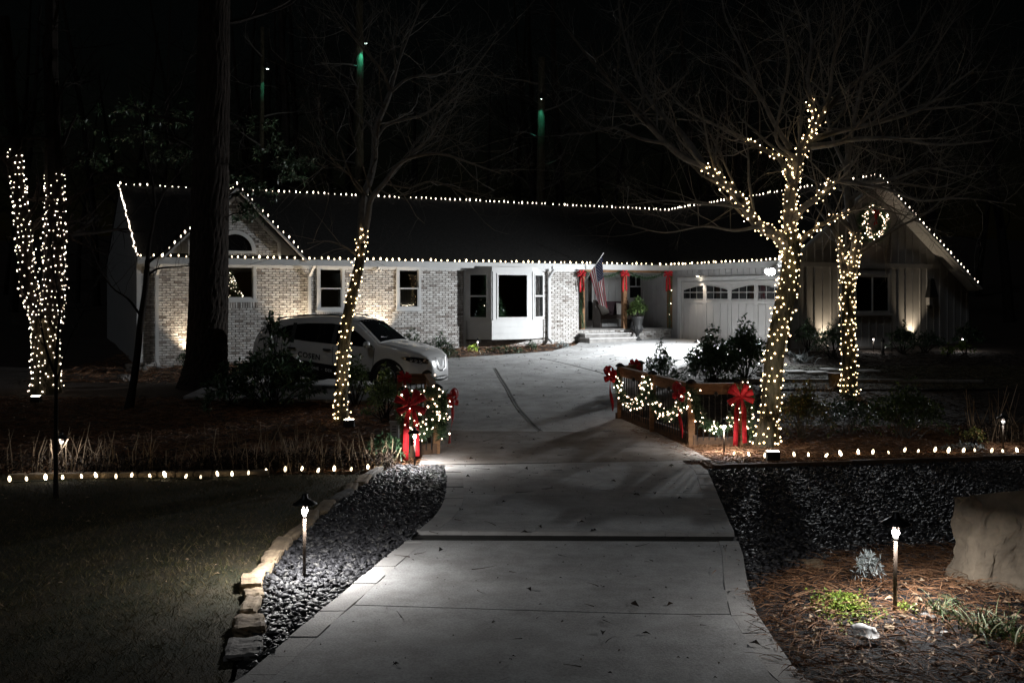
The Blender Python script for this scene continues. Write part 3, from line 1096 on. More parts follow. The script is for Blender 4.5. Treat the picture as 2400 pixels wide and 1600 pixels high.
# ---- roof
roof = thing_roof = None
b = MB()
T = UZ * -.10
uL = -.05
b.prism([H(uL, -.02, EZ), H(LU, -.02, EZ), H(LU + WU, DV, RZ), H(uL, DV, RZ)], T)
roof = b.build('roof', 'roof_shingle', house)
MB().prism([H(uL, DV, RZ), H(LU + WU, DV, RZ), H(LU + WU, 2 * DV, EZ), H(uL, 2 * DV, EZ)], T).build('rear_slope', 'roof_shingle', roof)
g2z = GRZ - (GRZ - EZ) / WU * W2
b = MB()
b.add([H(LU - .02, 0, EZ), H(LU - .02, -LG, EZ), H(LU + WU, -LG, GRZ), H(LU + WU, DV, RZ), H(LU - .02, 0, EZ - .1), H(LU - .02, -LG, EZ - .1), H(LU + WU, -LG, GRZ - .1), H(LU + WU, DV, RZ - .1)],
      [(1, 2, 0), (0, 2, 3), (5, 4, 6), (4, 7, 6), (0, 4, 5, 1), (1, 5, 6, 2), (2, 6, 7, 3), (3, 7, 4, 0)])
b.build('garage_slope', 'roof_shingle', roof)
b = MB()
b.add([H(LU + WU, -LG, GRZ), H(LU + WU + W2, -LG, g2z), H(LU + WU + W2, 2 * DV, g2z), H(LU + WU, DV, RZ), H(LU + WU, -LG, GRZ - .1), H(LU + WU + W2, -LG, g2z - .1), H(LU + WU + W2, 2 * DV, g2z - .1), H(LU + WU, DV, RZ - .1)],
      [(0, 1, 2, 3), (7, 6, 5, 4), (0, 4, 5, 1), (1, 5, 6, 2), (2, 6, 7, 3), (3, 7, 4, 0)])
b.build('garage_slope', 'roof_shingle', roof)
# front gable roof over the arched window
vback = (GAZ - EZ) / ((RZ - EZ) / DV)
for s in (-1, 1):
    b = MB()
    b.prism([H(UC + s * GE, -.10, EZ + .02), H(UC, -.10, GAZ + .02), H(UC, vback, GAZ + .02), H(UC + s * GE, .04, EZ + .02)], T * .9)
    b.build('gable_slope', 'roof_shingle', roof)
    # grey cheek between brick and roof, white rake trim on the brick
    b = MB()
    b.prism([H(UC + s * GB, FV - .02, EZ - .02), H(UC + s * (GE - .05), FV - .02, EZ - .02), H(UC + s * .1, FV - .02, GAZ - .16), H(UC + s * .1, FV - .02, GAZ - g_sl * .1 - .5)], BX * .06)
    b.build('gable_cheek', 'grey_siding', house)
    b = MB()
    ztop = GAZ - g_sl * GB - .30
    b.beam(H(UC + s * (GB + .02), FV - .11, ztop), H(UC + s * .02, FV - .11, GAZ - .30), .09, .10, up=BX)
    b.beam(H(UC + s * (GB + .03), FV - .11, EZ - .16), H(UC + s * (GB + .03), FV - .11, ztop), .08, .09, up=BX)
    b.build('gable_trim', 'white_trim', house)
    b = MB()
    b.beam(H(UC + s * (GE + .02), -.08, EZ - .06), H(UC, -.08, GAZ - .07), .05, .12, up=BX)
    b.build('rake_board', 'grey_siding', house)

# fascia, soffit, gutter
hpart('fascia', 'white_trim', [(uL, LU, -.06, .0, EZ - .20, EZ - .015)])
hpart('soffit', 'white_trim', [(uL, LU, .002, FV + .03, EZ - .19, EZ - .15)])
hpart('frieze_board', 'white_trim', [(UL, UP0, FV - .035, FV + .04, EZ - .27, EZ - .195)])
hpart('fascia', 'white_trim', [(LU - .06, LU, -LG, -.06, EZ - .20, EZ - .015)])
hpart('soffit', 'white_trim', [(LU + .002, GWU, -LG + .05, 0, EZ - .19, EZ - .15)])

# rake fascia and wide soffit of the garage gable
def rake(u0, z0, u1, z1):
    d = (H(u1, 0, z1) - H(u0, 0, z0)).normalized()
    b = MB(); b.beam(H(u0, -LG - .03, z0 - .10), H(u1, -LG - .03, z1 - .10), .06, .2, up=BX); b.build('rake_board', 'white_trim', house)
    b = MB()
    b.prism([H(u0, -LG + .01, z0 - .16), H(u1, -LG + .01, z1 - .16), H(u1, GV - .01, z1 - .16), H(u0, GV - .01, z0 - .16)], UZ * .04)
    b.build('rake_soffit', 'white_trim', house)


rake(LU, EZ, LU + WU, GRZ)
rake(LU + WU, GRZ, LU + WU + W2, g2z)

# downspouts
def spout(u, z1=None, v=FV - .07):
    b = MB(); z1 = z1 if z1 is not None else gzf(H(u, v, 0).x, H(u, v, 0).y) + .05
    b.beam(H(u + .10, -.02, EZ - .17), H(u, v, EZ - .48), .085, .07, up=AX)
    b.beam(H(u, v, EZ - .46), H(u, v, z1 + .1), .075, .09, up=AX)
    b.beam(H(u, v, z1 + .12), H(u + .02, v - .22, z1), .08, .08, up=AX)
    b.build('downspout', 'white_trim', house)


spout(fu(367)); spout(fu(724)); spout(fu(1285))
hpart('gutter_end', 'white_trim', [(fu(1285) - .02, fu(1285) + .3, -.10, -.062, EZ - .2, EZ - .1)])


# ---- windows
def window(w, v, kind='double', m='white_trim', trim=.085, glass='window_glass'):
    u0, u1, z0, z1 = w
    f = MB(); y0, y1 = v - .05, v + .03
    for q in ((u0, u0 + trim, z0, z1), (u1 - trim, u1, z0, z1), (u0 + trim, u1 - trim, z1 - trim, z1), (u0 + trim, u1 - trim, z0, z0 + trim)):
        hb(f, q[0], q[1], y0, y1, q[2], q[3])
    fr_ = f.build('window', m, house)
    i0, i1, j0, j1 = u0 + trim, u1 - trim, z0 + trim, z1 - trim
    s = .035; zm = (j0 + j1) / 2

    def sash(a0, a1, c0, c1, vv):
        b = MB()
        for q in ((a0, a0 + s, c0, c1), (a1 - s, a1, c0, c1), (a0 + s, a1 - s, c1 - s, c1), (a0 + s, a1 - s, c0, c0 + s)):
            hb(b, q[0], q[1], vv - .015, vv + .02, q[2], q[3])
        b.build('sash', m, fr_)
        hpart('pane', glass, [(a0 + s, a1 - s, vv, vv + .012, c0 + s, c1 - s)], fr_)
    if kind == 'double':
        sash(i0, i1, zm - .02, j1, v + .004); sash(i0, i1, j0, zm + .018, v - .028)
    elif kind == 'slider':
        um = (i0 + i1) / 2
        sash(i0, um + .02, j0, j1, v - .01); sash(um - .02, i1, j0, j1, v - .045)
    else:
        sash(i0, i1, j0, j1, v - .01)
    hpart('sill', m, [(u0 - .04, u1 + .04, v - .09, v - .052, z0 - .03, z0 + .035)], fr_)
    return fr_


window(W_LIV, FV, 'fixed', glass='clear_glass'); window(W_ONE, FV, glass='clear_glass'); window(W_TWO, FV, glass='clear_glass')
# arched window
fr_ = MB(); n = 14
for k in range(n):
    a0, a1 = math.pi * k / n, math.pi * (k + 1) / n
    q = [H(UC + r * math.cos(a), FV - .11, AZ0 + r * math.sin(a)) for r, a in ((AR - .08, a0), (AR + .03, a0), (AR + .03, a1), (AR - .08, a1))]
    fr_.prism(q, BX * .07)
hb(fr_, UC - AR - .03, UC + AR + .03, FV - .12, FV - .04, AZ0 - .075, AZ0 - .001)
aw = fr_.build('arched_window', 'white_trim', house)
b = MB(); b.prism([H(UC + (AR - .079) * math.cos(math.pi * k / n), FV - .07, AZ0 + (AR - .079) * math.sin(math.pi * k / n)) for k in range(n + 1)], BX * .01)
b.build('pane', 'window_glass', aw)

# ---- bay window
zb0, zb1 = fz(795, UBAY0), EZ - .20
vb = -.42
ub1, ub2 = fu(1153, vb), fu(1247, vb)
bay = MB()
foot = [(UBAY0, FV + .05), (UBAY1, FV + .05), (ub2, vb), (ub1, vb)]
bay.prism([H(u, v, zb0) for u, v in foot], UZ * .62)
bay = bay.build('bay_window', 'white_trim', house)
for k in range(1, 3):       # clapboard shadow lines
    b = MB()
    z = zb0 + .62 * k / 3
    b.beam(H(ub1 - .01, vb - .008, z), H(ub2 + .01, vb - .008, z), .016, .02)
    b.beam(H(UBAY0 + .01, FV + .03, z), H(ub1, vb - .008, z), .016, .02)
    b.beam(H(ub2, vb - .008, z), H(UBAY1 - .01, FV + .03, z), .016, .02)
    b.build('clapboard', 'white_trim', bay)
hpart('room_floor', 'interior_wall', [(UL + .2, UP0 - .2, FV + .21, 6, .5, .6)]); hpart('room_back_wall', 'interior_wall', [(UL + .2, UP0 - .2, 5.0, 5.1, .6, EZ - .2)]); hpart('room_ceiling', 'interior_wall', [(UL + .2, UP0 - .2, FV + .21, 5, EZ - .3, EZ - .2)])
for w_ in (W_ONE, W_TWO):
    hpart('curtain', 'curtain', [(w_[0] + .1, w_[1] - .1, FV + .30, FV + .32, w_[2], (w_[2] + w_[3]) / 2 + .1)])
b = MB(); b.prism([H(u, v, zb1 - .1) for u, v in foot], UZ * .14); b.build('bay_header', 'white_trim', bay)


def bay_light(p, q, double):
    """Window leaf between two plan points (u, v)."""
    A, B = H(*p, 0), H(*q, 0); d = (B - A).normalized(); L = (B - A).length; nn = d.cross(UZ)
    z0, z1 = zb0 + .62, zb1 - .1
    def bx(b, s0, s1, c0, c1, t0, t1):
        b.hexa([A + d * s0 + nn * t0 + UZ * c0, A + d * s1 + nn * t0 + UZ * c0, A + d * s1 + nn * t1 + UZ * c0, A + d * s0 + nn * t1 + UZ * c0,
                A + d * s0 + nn * t0 + UZ * c1, A + d * s1 + nn * t0 + UZ * c1, A + d * s1 + nn * t1 + UZ * c1, A + d * s0 + nn * t1 + UZ * c1])
    b = MB(); e = .14 if double is None else .13
    bx(b, 0, e, z0, z1, .03, -.05); bx(b, L - e, L, z0, z1, .03, -.05); bx(b, e, L - e, z1 - .07, z1, .03, -.05); bx(b, e, L - e, z0, z0 + .05, .03, -.05)
    f = b.build('bay_leaf', 'white_trim', bay)
    b = MB(); s = .05
    a0, a1, c0, c1 = e, L - e, z0 + .05, z1 - .07
    for q_ in ((a0, a0 + s, c0, c1), (a1 - s, a1, c0, c1), (a0 + s, a1 - s, c1 - s, c1), (a0 + s, a1 - s, c0, c0 + s)): bx(b, q_[0], q_[1], q_[2], q_[3], .05, .0)
    if double: bx(b, a0 + s, a1 - s, (c0 + c1) / 2 - .025, (c0 + c1) / 2 + .025, .04, -.005)
    b.build('sash', 'white_trim', f)
    b = MB(); bx(b, a0 + s, a1 - s, c0 + s, c1 - s, .012, -.0)
    b.build('pane', 'clear_glass', f)


bay_light((UBAY0, FV), (ub1, vb), True)
bay_light((ub1 + .02, vb), (ub2 - .02, vb), None)
bay_light((ub2, vb), (UBAY1, FV), True)
hpart('corner_board', 'white_trim', [(UBAY0 - .07, UBAY0, FV - .03, FV + .03, .15, EZ - .27)])

# ---- porch
pz1 = fz(632, (UP0 + UP1) / 2)
hpart('porch_floor', 'stone_grey', [(UP0 - .05, UP1, FV + .1, PV, PF - .12, PF)])
hpart('porch_wall', 'white_trim', [(UP0, UP1, PV, PV + .15, PF - .1, EZ)])
hpart('porch_ceiling', 'white_trim', [(UP0, UP1, FV + .2, PV, EZ - .28, EZ - .2)])
hpart('porch_return', 'brick_joined', [(UP0 - .15, UP0 - .001, FV + .2, PV, PF - .1, EZ - .2)])
for k in range(9):
    u = fu(1395, PV) + k * .30
    if u < UP1: hpart('batten', 'white_trim', [(u - .02, u + .02, PV - .02, PV - .001, PF, EZ - .3)])
hpart('porch_beam', 'cedar', [(UP0, UP1, FV + .0, FV + .14, pz1 - .10, pz1 + .03)])
for px in (1364, 1463, 1570):
    u = fu(px, FV + .07)
    hpart('porch_post', 'cedar', [(u - .075, u + .075, FV, FV + .15, PF, pz1 - .1)])
# front door and glazed sidelight
ud0, ud1 = fu(1371, PV), fu(1394, PV)
dd = hpart('front_door', 'door_paint', [(ud0, ud1, PV - .07, PV - .001, PF, PF + 2.15)])
hpart('pane', 'window_glass', [(ud0 + .1, ud0 + .1 + (ud1 - ud0) * .35, PV - .085, PV - .071, PF + .25, PF + 2.0)], dd)
hpart('handle', 'chrome', [(ud1 - .07, ud1 - .04, PV - .12, PV - .075, PF + .6, PF + 1.6)], dd)
pw = (fu(1468, PV), fu(1508, PV), fz(705, fu(1490, PV), PV), fz(638, fu(1490, PV), PV))
window(pw, PV - .02, 'double')
# brick podium below the floor, steps
pod = brick_rows(fu(1500), UP1 - .02, .45, PF - .05, [])
pb = MB()
hb(pb, UP0 - .02, UP1, FV + .06, FV + .2, .2, PF - .12)
podium = pb.build('podium', 'mortar', house)
jb = MB()
for p, q, a, c in pod + brick_rows(UP0, fu(1500), .45, PF - .05, []):
    v = FV + .03
    jb.hexa([H(p + e_, v, a + e_), H(q - e_, v, a + e_), H(q, v + .04, a), H(p, v + .04, a), H(p + e_, v, c - e_), H(q - e_, v, c - e_), H(q, v + .04, c), H(p, v + .04, c)])
jb.build('brickwork', 'brick_joined', podium)['kind'] = 'stuff'
hpart('coping', 'stone_grey', [(UP0, UP1, FV - .02, FV + .1, PF - .05, PF - .002)])
for k, (pxa, pxb, dv, z1) in enumerate(((1371, 1478, -.36, PF - .13), (1382, 1491, -.72, PF - .27))):
    ua, ub_ = fu(pxa, dv + FV), fu(pxb, dv + FV)
    hpart('step', 'stone_grey', [(ua, ub_, FV + dv, FV + .03, .3, z1 - .04)])
    hpart('tread', 'concrete_band', [(ua - .02, ub_ + .02, FV + dv - .03, FV + .02, z1 - .038, z1)])

# ---- garage wing: side wall with the door, board and batten
SZ = .50
v0d, v1d = fv(1597, GWU), fv(1838, GWU)     # door jambs
dtop = CZ + (HY - 659) / FPX * H(GWU, v0d, 0).y
gw = MB()
hb(gw, GWU, GWU + .15, v0d, PV + .1, .3, EZ - .05); hb(gw, GWU, GWU + .15, GV, v1d, .3, EZ - .05); hb(gw, GWU, GWU + .15, v1d, v0d, dtop, EZ - .05)
gside = gw.build('garage_side_wall', 'grey_siding', house)
v = GV + .12
while v < PV:
    zlo = dtop + .17 if v1d - .1 < v < v0d + .1 else (PF if v > FV else .45)
    hpart('batten', 'grey_siding', [(GWU - .022, GWU - .001, v - .022, v + .022, zlo, EZ - .2)], gside)
    v += .30
hpart('door_casing', 'white_trim', [(GWU - .05, GWU - .002, v0d, v0d + .16, .45, dtop), (GWU - .05, GWU - .002, v1d - .16, v1d, .45, dtop), (GWU - .055, GWU - .002, v1d - .16, v0d + .16, dtop, dtop + .13)], gside)
hpart('corner_board', 'grey_siding', [(GWU - .03, GWU - .001, GV - .02, GV + .14, .45, EZ - .2)], gside)
gd = hpart('garage_door', 'door_paint', [(GWU + .04, GWU + .09, v1d, v0d, .4, dtop)])
nW = 4; cell = (v0d - v1d) / nW
for k in range(nW):
    c0 = v0d - k * cell; c1 = c0 - cell       # along the wall, from the porch towards the corner
    zt, zm, zl = dtop - .18, dtop - .42, dtop - .64
    lo, hi = c1 + .09, c0 - .09
    left_half = k % 2 == 0                      # arch rises to the middle of each pair
    cols = 3; gapm = .025
    for i in range(cols):
        for row in range(2):
            f0, f1 = i / cols, (i + 1) / cols
            va, vb_ = hi - (hi - lo) * f0 - gapm, hi - (hi - lo) * f1 + gapm
            def arch(t):
                s = t if left_half else 1 - t
                return zm + gapm + (zt - zm - gapm) * (.30 + .70 * math.sin(s * math.pi / 2))
            if row == 0:
                poly = [H(GWU + .02, va, zl + gapm), H(GWU + .02, vb_, zl + gapm), H(GWU + .02, vb_, zm), H(GWU + .02, va, zm)]
            else:
                poly = [H(GWU + .02, va, zm + gapm * 1.6), H(GWU + .02, vb_, zm + gapm * 1.6), H(GWU + .02, vb_, arch(f1)), H(GWU + .02, va, arch(f0))]
            b = MB(); b.prism(poly, AX * .022); b.build('pane', 'window_glass', gd)
    # stiles and panels below
    zp0, zp1 = .62, dtop - .78
    for i in range(3):
        a = hi - (hi - lo) * i / 3; c = hi - (hi - lo) * (i + 1) / 3
        hpart('panel', 'door_paint', [(GWU + .022, GWU + .041, c + .03, a - .03, zp0, zp1)], gd)
    hpart('stile', 'door_paint', [(GWU + .012, GWU + .041, c0 - .085, c0 - .005, .45, dtop - .03), (GWU + .012, GWU + .041, c1 + .005, c1 + .085, .45, dtop - .03)], gd)
hpart('rail', 'door_paint', [(GWU + .0125, GWU + .0405, v1d + .1, v0d - .1, dtop - .76, dtop - .68), (GWU + .0125, GWU + .0405, v1d + .1, v0d - .1, dtop - .16, dtop - .03), (GWU + .0125, GWU + .0405, v1d + .1, v0d - .1, .46, .6)], gd)

# ---- garage gable wall
UG0, UG1, UG2 = GWU, fu(2203, GV), fu(2268, GV)
zr = lambda u: (GRZ - (GRZ - EZ) / WU * abs(u - (LU + WU))) - .14
b = MB()
b.prism([H(UG0, GV, .2), H(UG2, GV, .2), H(UG2, GV, zr(UG2)), H(LU + WU, GV, zr(LU + WU)), H(UG0, GV, zr(UG0))], BX * .15)
ggw = b.build('garage_gable_wall', 'grey_siding', house)
band = fz(622, (UG0 + UG1) / 2, GV)
hpart('belly_band', 'grey_siding', [(UG0, UG1, GV - .035, GV - .001, band - .08, band + .08)], ggw)
u = UG0 + .25
GW = (fu(2000, GV), fu(2084, GV), fz(737, fu(2050, GV), GV), fz(641, fu(2050, GV), GV))
while u < UG2 - .1:
    top = zr(u) - .05
    if GW[0] - .02 < u < GW[1] + .02:
        hpart('batten', 'grey_siding', [(u - .022, u + .022, GV - .028, GV - .001, band + .081, top)], ggw)
        hpart('batten', 'grey_siding', [(u - .022, u + .022, GV - .028, GV - .001, .5, GW[2] - .04)], ggw)
    elif u < UG1:
        hpart('batten', 'grey_siding', [(u - .022, u + .022, GV - .028, GV - .001, .5, band - .081)], ggw)
        hpart('batten', 'grey_siding', [(u - .022, u + .022, GV - .028, GV - .001, band + .081, top)], ggw)
    else:
        hpart('batten', 'grey_siding', [(u - .022, u + .022, GV - .028, GV - .001, .5, top)], ggw)
    u += .335
hpart('corner_board', 'grey_siding', [(UG1 - .05, UG1 + .07, GV - .045, GV - .001, .4, zr(UG1) - .05), (UG2 - .09, UG2, GV - .045, GV - .001, .4, zr(UG2) - .05), (UG0 - .001, UG0 + .12, GV - .03, GV - .001, .4, zr(UG0))], ggw)
window(GW, GV - .005, 'slider')
hpart('garage_far_wall', 'grey_siding', [(UG2 - .15, UG2, GV + .15, 2 * DV - .4, .2, zr(UG2))])
hpart('plinth', 'concrete_old', [(UG0 - .01, UG2, GV - .05, GV + .1, .0, .47)])
# ------------------------------------------------------------------ light strings on the roof
def roof_string(name, label, pts, me, gap, lift=.0, group='strings of bulbs on the roof', tilt=.12):
    pts = [Vector(p) for p in pts]
    t = thing(name, label, 'string lights', pts[0], group)
    q = resample(pts, gap)
    b = MB(); b.tube([p + UZ * (lift - .004) for p in pts], .006, 4); b.build('cord', 'wire_green', t)
    al = (pts[-1] - pts[0]).normalized()
    q = [p + UZ * lift + al * random.gauss(0, .022) + Vector((random.gauss(0, .010), random.gauss(0, .010), random.gauss(0, .008))) for p in q if random.random() > .02]
    bulbs(t, me, q, [(random.gauss(0, tilt), random.gauss(0, tilt), 0) for _ in q])
    return t


rl = roof_string('ridge_light_string', 'row of white bulbs along the long main roof ridge', [H(-.02, DV, RZ + .02), H(LU + WU, DV, RZ + .02)], C9_ROOF, .205)
roof_string('ridge_light_string', 'row of white bulbs climbing the garage ridge to its peak', [H(LU + WU, DV - .15, RZ + .02), H(LU + WU, -LG, GRZ + .02)], C9_ROOF, .19)
roof_string('rake_light_string', 'dotted line of bulbs down the far end of the main roof', [H(-.06, DV, RZ), H(-.06, 0, EZ + .02)], C9_ROOF, .19)
roof_string('rake_light_string', 'bulbs down the long slope of the garage gable', [H(LU + WU + .1, -LG - .02, GRZ), H(LU + WU + W2, -LG - .02, g2z + .02)], C9_ROOF, .205)
roof_string('rake_light_string', 'short slope of bulbs on the brick gable, side of the pine trunk', [H(UC - GE, -.12, EZ + .06), H(UC, -.12, GAZ + .05)], C9_ROOF, .21)
roof_string('rake_light_string', 'short slope of bulbs on the brick gable, side of the first downspout', [H(UC, -.12, GAZ + .05), H(UC + GE, -.12, EZ + .06)], C9_ROOF, .21)
roof_string('eave_light_string', 'bulbs along the long front gutter above brick and porch', [H(0, -.05, EZ + .0), H(LU - .06, -.05, EZ + .0)], C9_EAVE, .205)
roof_string('eave_light_string', 'bulbs along the gutter above the garage door', [H(LU - .045, -.15, EZ), H(LU - .045, -LG, EZ)], C9_EAVE, .215)

# ------------------------------------------------------------------ floodlight on the garage corner
fp = H(LU - .10, -LG + .55, EZ - .27)
fl_ = thing('security_floodlight', 'blinding white twin floodlight under the garage eave corner', 'floodlight', fp)
b = MB(); b.lathe(fp + UZ * .02, [(.06, 0), (.06, .05), (.02, .07)], 12); b.build('mount', 'white_trim', fl_)
for d in ((-.9, -.5, -.55), (-.25, -.95, -.5)):
    d = Vector(d).normalized(); c = fp + d * .13
    b = MB(); b.lathe(c, [(.05, -.10), (.07, -.05), (.115, .05), (.11, .055)], 12, axis=d); b.build('head', 'white_trim', fl_)
    b = MB(); b.lathe(c + d * .057, [(.105, 0), (.09, .03), (.03, .045)], 12, axis=d); b.build('lens', 'flood_lens', fl_)
lamp('SPOT', fp + Vector((-.36, -.30, -.28)), 5600, (.93, .97, 1.0), .12, H(15.2, -4.6, .4), 128, 1.0, fl_)
lamp('SPOT', fp + Vector((-.30, -.40, -.24)), 2600, (.93, .97, 1.0), .12, fp + Vector((-3.4, -1.4, -1.2)), 168, .6, fl_)

# warm downlight over the garage door
vp = fv(1645, GWU)
dp = H(GWU - .17, vp, dtop + .16)
dl = thing('door_downlight', 'small warm downlight above the first garage door panel', 'downlight', dp)
b = MB(); b.lathe(dp, [(.05, 0), (.05, .06), (.03, .09)], 12); b.beam(dp + UZ * .06, dp + UZ * .06 + AX * .17, .03, .03); b.build('housing', 'white_trim', dl)
b = MB(); b.lathe(dp - UZ * .012, [(.02, 0), (.042, .008), (.042, .012)], 10); b.build('lens', 'spot_lens', dl)
lamp('SPOT', dp - UZ * .03, 60, (1., .83, .66), .03, dp + Vector((0, 0, -2)) + AX * .25, 75, .8, dl)


# ------------------------------------------------------------------ ground uplights on the walls
def uplight(label, base, target, energy, color=(1., .80, .56), cone=60, blend=.9, size=.03):
    base = Vector(base); t = thing('uplight', label, 'uplight', base, 'uplights at the foot of the house')
    d = (Vector(target) - base - UZ * .1).normalized()
    b = MB(); b.tube([base - UZ * .08, base + UZ * .08], .012, 6); b.build('stake', 'black_metal', t)
    b = MB(); b.lathe(base + UZ * .10, [(.03, -.07), (.04, -.02), (.045, .04), (.04, .041)], 10, axis=d); b.build('housing', 'black_metal', t)
    b = MB(); b.lathe(base + UZ * .10 + d * .042, [(.036, 0), (.03, .004)], 10, axis=d); b.build('lens', 'spot_lens', t)
    lamp('SPOT', base + UZ * .10 + d * .085, energy, color, size, target, cone, blend, t)


def hg(u, v):
    q = H(u, v, 0); return Vector((q.x, q.y, gzf(q.x, q.y)))


uplight('uplight washing the brick just beside the pine trunk', hg(fu(440), FV - .32), H(fu(440), FV + .12, 2.6), 260, cone=85, blend=1.)
uplight('uplight washing the brick between gable window and first downspout', hg(fu(692), FV - .32), H(fu(690), FV + .12, 2.6), 620, cone=85, blend=1.)
uplight('uplight washing the brick behind the car windscreen', hg(fu(878), FV - .32), H(fu(878), FV + .12, 2.6), 620, cone=85, blend=1.)
uplight('uplight at the garage gable beside the thinner lit trunk', hg(fu(1928, GV), GV - .22), H(fu(1930, GV), GV + .1, 2.6), 120, cone=85, blend=1.)
uplight('uplight at the garage gable beyond the double window', hg(fu(2134, GV), GV - .22), H(fu(2134, GV), GV + .1, 2.6), 110, cone=85, blend=1.)


# ------------------------------------------------------------------ path lights
def path_light(label, base, h=.56, energy=1.6, on=True, tilt=0.):
    base = Vector(base); t = thing('path_light', label, 'path light', base, 'bronze path lights in the beds')
    top = base + UZ * h + Vector((tilt, 0, 0))
    b = MB(); b.tube([base - UZ * .08, base.lerp(top, .5), top - UZ * .06], [.0125] * 3, 10); b.build('stem', 'bronze_metal', t, True)
    b = MB(); b.lathe(top - UZ * .065, [(.013, 0), (.015, .02), (.024, .045), (.024, .065), (.020, .066)], 12); b.build('socket', 'lamp_socket', t, True)
    b = MB(); b.lathe(top + UZ * .042, [(.095, 0), (.093, .006), (.055, .03), (.024, .048), (.022, .075), (.016, .08)], 20)
    b.build('hat', 'black_metal', t, True)
    b = MB()
    for k in range(3):
        a = k * 2.09; b.tube([top + Vector((.018 * math.cos(a), .018 * math.sin(a), -.002)), top + Vector((.018 * math.cos(a), .018 * math.sin(a), .046))], .0025, 5)
    b.build('spacer', 'bronze_metal', t)
    if on:
        l = lamp('AREA', top + UZ * .036, energy, (1., .975, .95), parent=t)      # LED ring under the hat
        l.data.shape = 'DISK'; l.data.size = .15
    return t


path_light('nearest path light on the slate chips beside the stone edging', G(713, 1357), .53, 48, tilt=.004)
path_light('path light in front of the boulder beside the green groundcover', G(2097, 1437), .53, 23, tilt=.006)
path_light('path light in front of the bow on the small fence section', G(972, 1096), .44, 40)
path_light('path light in front of the largest red bow', G(1697, 1065), .42, 30)
path_light('path light behind the sapling by the lawn edge', G(144, 1112), .44, 4)
path_light('path light at the outer end of the bulb row past the nandina', G(2351, 1056), .46, 4)
path_light('tiny path light below the bay window', G(1120, 826), .32, 6)
path_light('tiny path light beside the camellias near the garage door', G(1633, 842), .44, 5)
path_light('tiny path light below the double garage window', G(2047, 822), .36, 6)
path_light('tiny path light with a bright seedling at the far garage corner', G(2256, 820), .34, 7)


# ------------------------------------------------------------------ bulbs along the ground
def ground_string(label, pts, group='bulb strings along the ground', lift=.035):
    g = [G(*p) for p in pts]
    t = thing('ground_light_string', label, 'string lights', g[0], group)
    b = MB(); b.tube([q + UZ * .02 for q in smooth_path(g, 3)], .006, 4); b.build('cord', 'wire_green', t)
    bulbs(t, C9_PATH, [q + UZ * lift for q in g], [(random.gauss(0, .22), random.gauss(0, .25), 0) for _ in g])
    sk = MB()
    for q in g: sk.tube([q - UZ * .02, q + UZ * (lift + .004)], .011, 6)
    sk.build('sockets', 'wire_green', t)['kind'] = 'stuff'


ground_string('row of warm bulbs along the lawn edge before the dry stalks', [(23, 1134), (63, 1132), (107, 1130), (147, 1128), (192, 1126), (226, 1124), (272, 1127), (308, 1123), (352, 1124), (388, 1123), (434, 1126), (470, 1127), (511, 1121), (544, 1121), (582, 1118), (624, 1113), (668, 1110), (707, 1108), (744, 1112), (783, 1109), (822, 1109), (862, 1104)], lift=.03)
ground_string('row of warm bulbs along the pine straw past the lit tree', [(1719, 1071), (1756, 1074), (1793, 1078), (1826, 1079), (1862, 1075), (1895, 1075), (1934, 1076), (1972, 1073), (2012, 1070), (2045, 1069), (2084, 1069), (2119, 1064), (2151, 1065), (2190, 1064), (2222, 1066), (2257, 1065), (2285, 1064), (2323, 1066), (2351, 1066), (2385, 1065)])


# ------------------------------------------------------------------ small floods at the feet of the wrapped trees
def tree_flood(label, base, target, energy, color, cone=70):
    base = Vector(base); t = thing('ground_flood', label, 'floodlight', base, 'ground floods aimed up at the trees')
    d = (Vector(target) - base).normalized()
    b = MB(); b.box(base + UZ * .09, (.19, .11, .13)); b.build('housing', 'black_metal', t)
    b = MB(); b.tube([base - UZ * .06, base + UZ * .04], .014, 6); b.build('stake', 'black_metal', t)
    b = MB(); b.box(base + UZ * .158, (.16, .085, .006)); b.build('lens', 'spot_lens', t)
    lamp('SPOT', base + UZ * .18, energy, color, .05, target, cone, .7, t)


tree_flood('black box floodlight among the bulbs before the large lit tree', G(1811, 1082), P(1880, 300, 16.6), 90, (1., .90, .76), 100)
tree_flood('small glowing floodlight at the foot of the crooked lit tree', G(818, 1003), P(858, 560, 18.5), 40, (1., .80, .58), 100)
tree_flood('small glowing floodlight in the leaves before the forked lit tree', G(84, 945), P(95, 650, 22.2), 14, (1., .62, .38), 80)
# ------------------------------------------------------------------ trees wrapped in lights
def wrap(tree_label, segs, pitch, gap, me, seed, group='light strings wound round the trees', cut=None, skip=.0, cordr=.004):
    """segs: list of (path, radii). One string of lights for the whole tree."""
    r = np.random.default_rng(seed)
    t = thing('tree_light_string', tree_label, 'string lights', segs[0][0][0], group)
    cb = MB(); pts = []
    for i, (path, rad) in enumerate(segs):
        cord, bl = helix(path, rad, pitch, gap, r, r.uniform(0, 6))
        cb.tube(cord[::4], cordr, 3, cap=False)
        pts += [p for p in bl if r.random() > skip]
    cb.build('cord', 'wire_green', t)
    bulbs(t, me, pts)
    return t


def path_px(pts, Y, dy=0.0):
    """Limb through photo pixels, moving dy metres in depth from start to end."""
    n = len(pts)
    return [P(a, b, Y + dy * i / max(n - 1, 1)) for i, (a, b) in enumerate(pts)]


